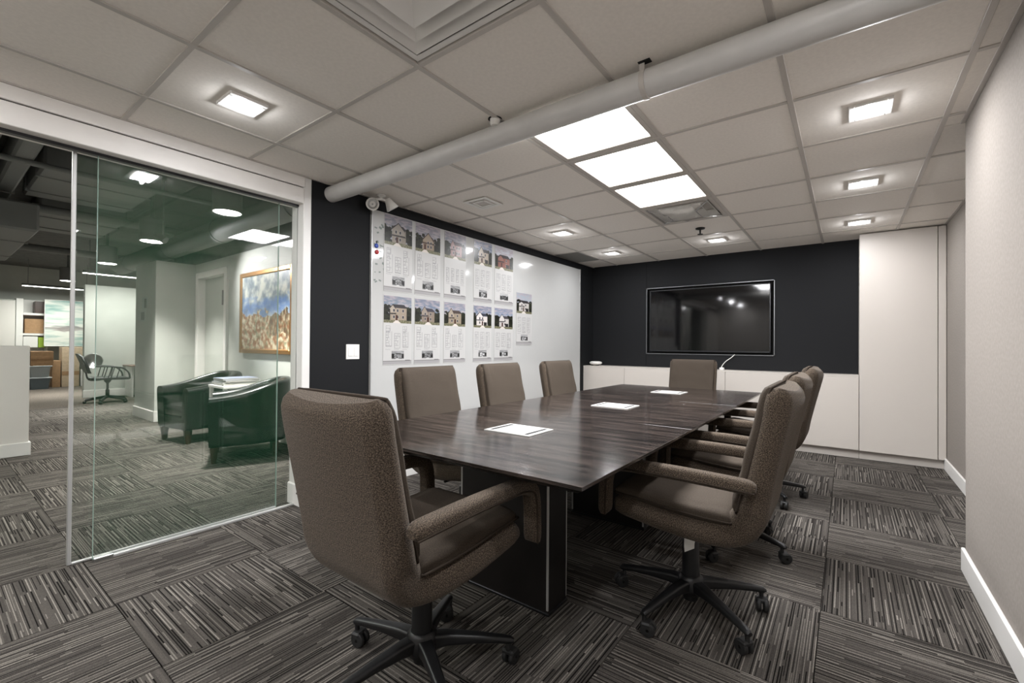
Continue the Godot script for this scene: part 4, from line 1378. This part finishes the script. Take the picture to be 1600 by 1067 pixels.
func build_lobby() -> void:
	tub_chair(V(-4.89, 0, 2.06), -22, "black leather tub armchair under the painting, beside the jamb")
	tub_chair(V(-6.2, 0, 2.09), 8, "black leather tub armchair in front of the pale lobby door")
	# side table with magazines
	var t := thing("side_table", "small white side table between the two black armchairs", "side table", V(-5.57, 0, 2.2))
	put(box_mesh(Vector3(0.42, 0.03, 0.42), 0.004), "table_top", M.trim, t, Vector3(0, 0.65, 0))
	for x in [-1, 1]:
		for z in [-1, 1]:
			put(box_mesh(Vector3(0.035, 0.635, 0.035), 0.003), "leg", M.trim, t, Vector3(x * 0.185, 0.3175, z * 0.185))
	rng.seed = 11
	var hh := 0.665
	for k in 4:
		var mg := thing("magazine", ["lowest magazine of the pile on the small white side table", "second lowest magazine of the pile on the side table", "second highest magazine of the pile on the side table", "topmost magazine of the pile on the side table"][k], "magazine", V(-5.57 + rng.randf_range(-0.01, 0.01), hh, 2.2 + rng.randf_range(-0.015, 0.015)), rng.randf_range(-5, 5), "magazines on the side table")
		put(box_mesh(Vector3(0.3, 0.018, 0.36), 0.002), "pages", M.socket, mg, Vector3(0, 0.009, 0))
		put(box_mesh(Vector3(0.302, 0.0012, 0.362), 0.0003), "cover", mat(c8(188 - 12 * k, 190 - 10 * k, 186), 0.3), mg, Vector3(0, 0.0186, 0))
		hh += 0.0195
	wall_picture("landscape_painting", "gold-framed landscape painting with autumn trees on the lobby wall", landscape_image(), V(-5.57, 1.513, 2.53), 0, 1.34, 1.01, 0.055, M.gold, 0.42)
	wall_picture("seascape_painting", "pale teal abstract painting leaning above the stored boxes", seascape_image(), V(-16.3, 1.61, 2.33), 90, 0.76, 1.19, 0.012, M.trim, 0.5)
	# column notices
	for q in [[1.715, -8.4, 0.26, 0.2, "small grey notice sheet high on the lobby column"], [1.53, -8.55, 0.42, 0.17, "wider grey notice sheet below the small one on the column"]]:
		var n := thing("notice_sheet", q[4], "notice", V(q[1], q[0], 2.05), 0, "notices on the lobby column")
		put(box_mesh(Vector3(q[2], q[3], 0.004), 0.0008), "sheet", mat(c8(176, 182, 178), 0.6), n, Vector3(0, 0, 0.001))
		put(box_mesh(Vector3(q[2] * 0.4, q[3] * 0.7, 0.002), 0.0005), "print_block", mat(c8(96, 102, 98), 0.6), n, Vector3(q[2] * 0.15, 0, 0.0035))
	# desk and chair in the open office
	t = thing("office_desk", "plain desk with a brown edge against the far office wall", "desk", V(-12.05, 0, 3.3))
	put(box_mesh(Vector3(0.58, 0.028, 1.3), 0.003), "desk_top", M.desk_wood, t, Vector3(0, 0.64, 0))
	put(box_mesh(Vector3(0.5, 0.626, 0.03), 0.003), "side_panel", M.trim, t, Vector3(0, 0.313, -0.6))
	put(box_mesh(Vector3(0.5, 0.626, 0.03), 0.003), "side_panel", M.trim, t, Vector3(0, 0.313, 0.6))
	office_chair()
	# storage at the far end
	t = thing("storage_shelf", "white open shelving with boxes at the far end of the lobby", "shelf", V(-16.6, 0, 1.6))
	for q in [[-0.42, 2.2], [0.06, 2.2]]:
		put(box_mesh(Vector3(0.4, q[1], 0.12 if q[0] > 0 else 0.03), 0.003), "upright", M.trim, t, Vector3(0, q[1] / 2, q[0]))
	put(box_mesh(Vector3(0.02, 2.2, 0.4), 0.002), "back_panel", M.trim, t, Vector3(-0.19, 1.1, -0.2))
	for y in [1.31, 1.82]:
		put(box_mesh(Vector3(0.4, 0.055, 0.4), 0.003), "shelf_board", M.trim, t, Vector3(0, y, -0.2))
	t = thing("tall_locker", "tall pale locker beside the open shelving", "locker", V(-16.6, 0, 1.22))
	put(box_mesh(Vector3(0.44, 2.16, 0.5), 0.004), "body", M.lobby_wall, t, Vector3(0, 1.08, 0))
	put(box_mesh(Vector3(0.012, 2.1, 0.48), 0.003), "door", M.white, t, Vector3(0.225, 1.08, 0))
	cardboard(-16.75, -16.42, 1.34, 1.7, 1.63, 1.96, M.card, "brown cardboard box on the middle board of the shelving")
	cardboard(-16.75, -16.42, 1.85, 2.15, 1.8, 1.97, M.leg_wood, "dark brown box on the top board of the shelving", false)
	cardboard(-16.75, -16.42, 0.98, 1.26, 1.61, 1.86, M.trim, "white paper carton on the low board of the shelving", false)
	cardboard(-16.75, -16.42, 0.98, 1.24, 1.87, 1.99, mat(c8(150, 178, 60), 0.7), "green and white carton on the low board of the shelving", false)
	cardboard(-16.1, -15.7, 0.0, 0.62, 2.2, 2.52, M.card_pale, "pale upright carton standing on the floor below the teal painting")
	cardboard(-16.1, -15.7, 0.62, 1.0, 2.2, 2.75, M.card_pale, "wide pale carton stacked right under the teal painting", false)
	cardboard(-16.1, -15.7, 0.0, 0.42, 2.55, 2.8, M.trim, "small white carton on the floor by the pale upright one", false)
	cardboard(-16.05, -15.7, 0.0, 0.66, 2.03, 2.18, M.card, "narrow brown carton on the floor beside the storage bins", false)
	cardboard(-15.7, -15.3, 0.56, 0.9, 1.62, 2.0, M.card, "brown carton sitting on top of the grey storage bins")
	for k in 2:
		var bn := thing("storage_bin", ["grey lidded storage bin on the floor under another bin", "pale grey lidded storage bin stacked on a darker bin"][k], "storage bin", V(-15.5, 0.28 * k, 1.78), 0, "storage bins at the far end of the lobby")
		var st := new_st()
		var rg := []
		for q in [[0.0, 0.3, 0.3], [0.24, 0.36, 0.36], [0.24, 0.39, 0.39], [0.275, 0.39, 0.39]]:
			var ring := []
			for p in rrect(q[1], q[2], 0.03, 3):
				ring.append(Vector3(p.x, q[0], p.y))
			rg.append(ring)
		loft(st, rg)
		obj("tub", st, mat([c8(104, 116, 122), c8(168, 176, 178)][k], 0.4), bn)
		put(box_mesh(Vector3(0.41, 0.018, 0.41), 0.004), "lid", mat(c8(196, 202, 204), 0.4), bn, Vector3(0, 0.268, 0))
	build_lobby_ceiling()

func office_chair() -> void:
	var t := thing("office_chair", "black office chair with wire arms in the open office", "chair", V(-11.1, 0, 2.17), 0)
	var st := new_st()
	# seat, facing +x in the frame (towards depth): pad
	var rings := []
	for q in [[-0.26, 0.02, 0.36], [-0.24, 0.05, 0.42], [0.1, 0.05, 0.46], [0.26, 0.045, 0.42], [0.3, 0.02, 0.34]]:
		var ring := []
		for p in rrect(q[2], q[1], 0.015, 3):
			ring.append(Vector3(p.x, 0.46 + p.y - 0.05 * maxf(q[0] - 0.1, 0.0), -q[0]))
		rings.append(ring)
	loft(st, rings)
	obj("seat", st, M.black_plastic, t)
	st = new_st()
	rings = []
	for q in [[0.56, -0.27, 0.3], [0.62, -0.3, 0.4], [0.74, -0.33, 0.42], [0.86, -0.38, 0.36], [0.92, -0.42, 0.12]]:
		var ring := []
		for p in rrect(q[2], 0.05, 0.02, 3):
			ring.append(Vector3(p.x, q[0], -(q[1] + p.y)))
		rings.append(ring)
	loft(st, rings)
	obj("backrest", st, M.black_plastic, t)
	st = new_st()
	tube(st, catmull([Vector3(0, 0.43, 0.1), Vector3(0, 0.44, 0.26), Vector3(0, 0.58, 0.3)], 4), 0.014, 8)
	obj("back_stem", st, M.black_plastic, t)
	for s in [-1, 1]:
		st = new_st()
		tube(st, catmull([Vector3(s * 0.25, 0.69, 0.22), Vector3(s * 0.25, 0.68, 0.0), Vector3(s * 0.25, 0.65, -0.16), Vector3(s * 0.25, 0.56, -0.25), Vector3(s * 0.24, 0.46, -0.27)], 5), 0.014, 8)
		for z in [0.06, 0.0, -0.04, -0.12]:
			tube(st, [Vector3(s * 0.25, 0.675, z - 0.01), Vector3(s * 0.23, 0.46, z + 0.04)], 0.008, 6)
		obj("arm_frame", st, M.black_plastic, t)
	st = new_st()
	lathe(st, [Vector2(0.06, 0.44), Vector2(0.05, 0.4), Vector2(0.018, 0.36), Vector2(0.018, 0.25), Vector2(0.03, 0.24), Vector2(0.03, 0.09)], 16)
	obj("column", st, M.black_plastic, t)
	for k in 5:
		st = new_st()
		var a := TAU * k / 5 + 0.5
		var e := Vector3(0.31 * cos(a), 0.06, 0.31 * sin(a))
		tube(st, [Vector3(0, 0.12, 0), e * 0.5 + Vector3(0, 0.06, 0), e], 0.024, 8)
		lathe(st, [Vector2(0.004, -0.02), Vector2(0.027, -0.018), Vector2(0.027, 0.018), Vector2(0.004, 0.02)], 14, e + Vector3(0, -0.033, 0), Basis(Vector3(cos(a), 0, sin(a)), PI / 2))
		obj("leg", st, M.black_plastic, t)
	st = new_st()
	var b := Basis(Quaternion(Vector3.UP, Vector3(0.97, -0.05, 0.2).normalized()))
	lathe(st, [Vector2(0.03, -0.12), Vector2(0.09, -0.1), Vector2(0.13, -0.03), Vector2(0.135, 0.0), Vector2(0.125, 0.008), Vector2(0.1, -0.02), Vector2(0.05, -0.06), Vector2(0.01, -0.07)], 28, Vector3(0.2, 0.79, 0.24), b)
	var dish := obj("chrome_dish", st, M.metal, t)
	dish.set_meta("label", "round shiny chrome dish at the chair back")

func pendant(x: float, d: float, label: String) -> void:
	var t := thing("pendant_light", label, "pendant light", V(x, 2.435, d), 0, "cylinder pendant lights in the lobby")
	var st := new_st()
	lathe(st, [Vector2(0.125, 0.008), Vector2(0.13, 0.0), Vector2(0.13, 0.28), Vector2(0.12, 0.285), Vector2(0.02, 0.29), Vector2(0.02, 0.62)], 28)
	obj("cylinder", st, M.duct, t)
	st = new_st()
	lathe(st, [Vector2(0.001, 0.004), Vector2(0.118, 0.004)], 28)
	obj("lens", st, M.lobby_glow, t)
	var sp := SpotLight3D.new()
	sp.name = "pendant_lamp"
	sp.light_energy = 3.6
	sp.light_color = Color(1.0, 1.0, 0.975)
	sp.light_size = 0.1
	sp.spot_angle = 44
	sp.spot_angle_attenuation = 1.0
	sp.spot_range = 10
	sp.shadow_enabled = true
	add_child(sp, true)
	sp.position = V(x, 2.425, d)
	sp.rotation_degrees = Vector3(-90, 0, 0)

func build_lobby_ceiling() -> void:
	pendant(-4.97, 1.86, "cylinder pendant light over the armchairs, nearest the glass")
	pendant(-12.3, -0.6, "cylinder pendant light past the half wall, over the plain carpet")
	pendant(-8.6, -0.7, "cylinder pendant light behind the half wall")
	pendant(-7.2, 1.82, "cylinder pendant light in front of the lobby column")
	pendant(-9.85, 1.9, "cylinder pendant light over the carpet change past the column")
	pendant(-13.4, 1.95, "cylinder pendant light before the far storage shelving")
	var t: Node3D
	var st: SurfaceTool
	# round duct along the wall
	t = thing("round_duct", "dark round duct running along the lobby ceiling", "duct")
	st = new_st()
	tube(st, [V(-10.7, 2.52, 2.26), V(-9.0, 2.52, 2.26), V(-3.3, 2.52, 2.26)], 0.14, 28)
	obj("duct_pipe", st, M.duct, t)
	for x in [-4.4, -6.2, -8.0, -10.0]:
		st = new_st()
		tube(st, [V(x - 0.02, 2.52, 2.26), V(x + 0.02, 2.52, 2.26)], 0.148, 28)
		obj("joint_collar", st, M.duct, t)
	# boxy ducts
	var ducts := [
		[-9.8, -6.9, 2.3, 2.6, -0.35, 0.78, "large boxy dark duct hanging low over the half wall"],
		[-16.0, -3.5, 2.78, 2.98, 0.28, 0.4, "slim dark beam along the lobby ceiling, outer of two"],
		[-16.0, -3.5, 2.74, 2.98, 0.48, 0.62, "slim dark beam along the lobby ceiling, inner of two"],
		[-5.4, -4.2, 2.8, 2.98, 0.75, 1.5, "flat dark duct box close behind the glass header"],
		[-7.4, -6.0, 2.78, 2.98, 0.7, 1.6, "flat dark duct box above the middle of the lobby"],
		[-9.6, -8.0, 2.78, 2.98, 0.9, 1.75, "flat dark duct box past the low boxy duct"],
	]
	for q in ducts:
		t = thing("duct_box", q[6], "duct", V((q[0] + q[1]) / 2, q[2], (q[4] + q[5]) / 2))
		var s := Vector3(q[1] - q[0], q[3] - q[2], q[5] - q[4])
		put(box_mesh(s, 0.02), "casing", M.duct, t, Vector3(0, s.y / 2, 0))
		for f in [-0.3, 0.2]:
			put(box_mesh(Vector3(0.03, s.y + 0.02, s.z + 0.02), 0.004), "flange", M.duct, t, Vector3(f * s.x, s.y / 2, 0))
		for f in [-0.4, 0.4]:
			put(box_mesh(Vector3(0.012, 3.06 - q[3], 0.012), 0.002), "hanger_rod", M.duct, t, Vector3(f * s.x, s.y + (3.06 - q[3]) / 2, 0))
	# cross pipes
	for q in [[-5.8, "dark conduit crossing above the armchairs", 0.025], [-7.7, "dark pipe crossing the ceiling before the column", 0.05], [-11.0, "dark pipe crossing the ceiling of the open office", 0.06]]:
		t = thing("ceiling_pipe", q[1], "pipe")
		st = new_st()
		tube(st, [V(q[0], 2.72, -3.5), V(q[0], 2.72, 0.5), V(q[0], 2.72, 2.5)], q[2], 14)
		obj("pipe", st, M.duct, t)
	# wire of the track spot and the spot itself
	t = thing("track_spot", "small bright spot lamp aimed at the gold-framed painting", "spot lamp", V(-6.5, 2.36, 1.75))
	st = new_st()
	var aim := (V(-5.6, 1.6, 2.53) - V(-6.5, 2.36, 1.75)).normalized()
	var b := Basis(Quaternion(Vector3.UP, aim))
	lathe(st, [Vector2(0.01, -0.1), Vector2(0.035, -0.09), Vector2(0.045, 0.03), Vector2(0.04, 0.032)], 20, Vector3.ZERO, b)
	obj("can", st, M.duct, t)
	st = new_st()
	lathe(st, [Vector2(0.001, 0.026), Vector2(0.038, 0.026)], 20, Vector3.ZERO, b)
	obj("lens", st, M.lobby_glow, t)
	st = new_st()
	tube(st, [Vector3(0, -0.02, 0), Vector3(0, 0.69, 0)], 0.008, 8)
	obj("stem", st, M.duct, t)
	var sp := SpotLight3D.new()
	sp.name = "track_spot_lamp"
	add_child(sp)
	sp.position = V(-6.5, 2.36, 1.75) + aim * 0.05
	sp.look_at_from_position(sp.position, V(-5.6, 1.6, 2.53))
	sp.spot_angle = 50
	sp.spot_angle_attenuation = 1.0
	sp.light_energy = 0.5
	sp.light_size = 0.03
	sp.spot_range = 8
	sp.shadow_enabled = true
	# linear lights in the office
	for q in [[-11.4, 2.35, "glowing linear ceiling light over the office desk"], [-15.2, 1.95, "glowing linear ceiling light before the teal painting"], [-4.5, -0.75, "glowing linear ceiling light on the lobby side of the open door"]]:
		t = thing("linear_light", q[2], "linear light", V(q[0], 2.42, q[1] + 0.1), 0, "linear lights beyond the glass")
		put(box_mesh(Vector3(0.08, 0.05, 1.2), 0.004), "housing", M.duct, t, Vector3(0, 0.03, 0))
		put(box_mesh(Vector3(0.07, 0.012, 1.18), 0.002), "tube_lens", M.lobby_glow, t, Vector3(0, 0.002, 0))
		for z in [-0.5, 0.5]:
			put(box_mesh(Vector3(0.01, 0.59, 0.01), 0.001), "hanger_rod", M.duct, t, Vector3(0, 0.345, z))
		area_light(V(q[0], 2.412, q[1] + 0.1), 0.07, 1.15, 1.1, Color(0.98, 1.0, 0.97), "linear_lamp")

func _ready() -> void:
	set_up()
	materials()
	build_floor()
	build_shell()
	build_ceiling()
	build_lobby_shell()
	build_cabinets()
	build_table()
	build_chairs()
	build_ceiling_things()
	build_tv()
	build_whiteboard()
	build_lobby()
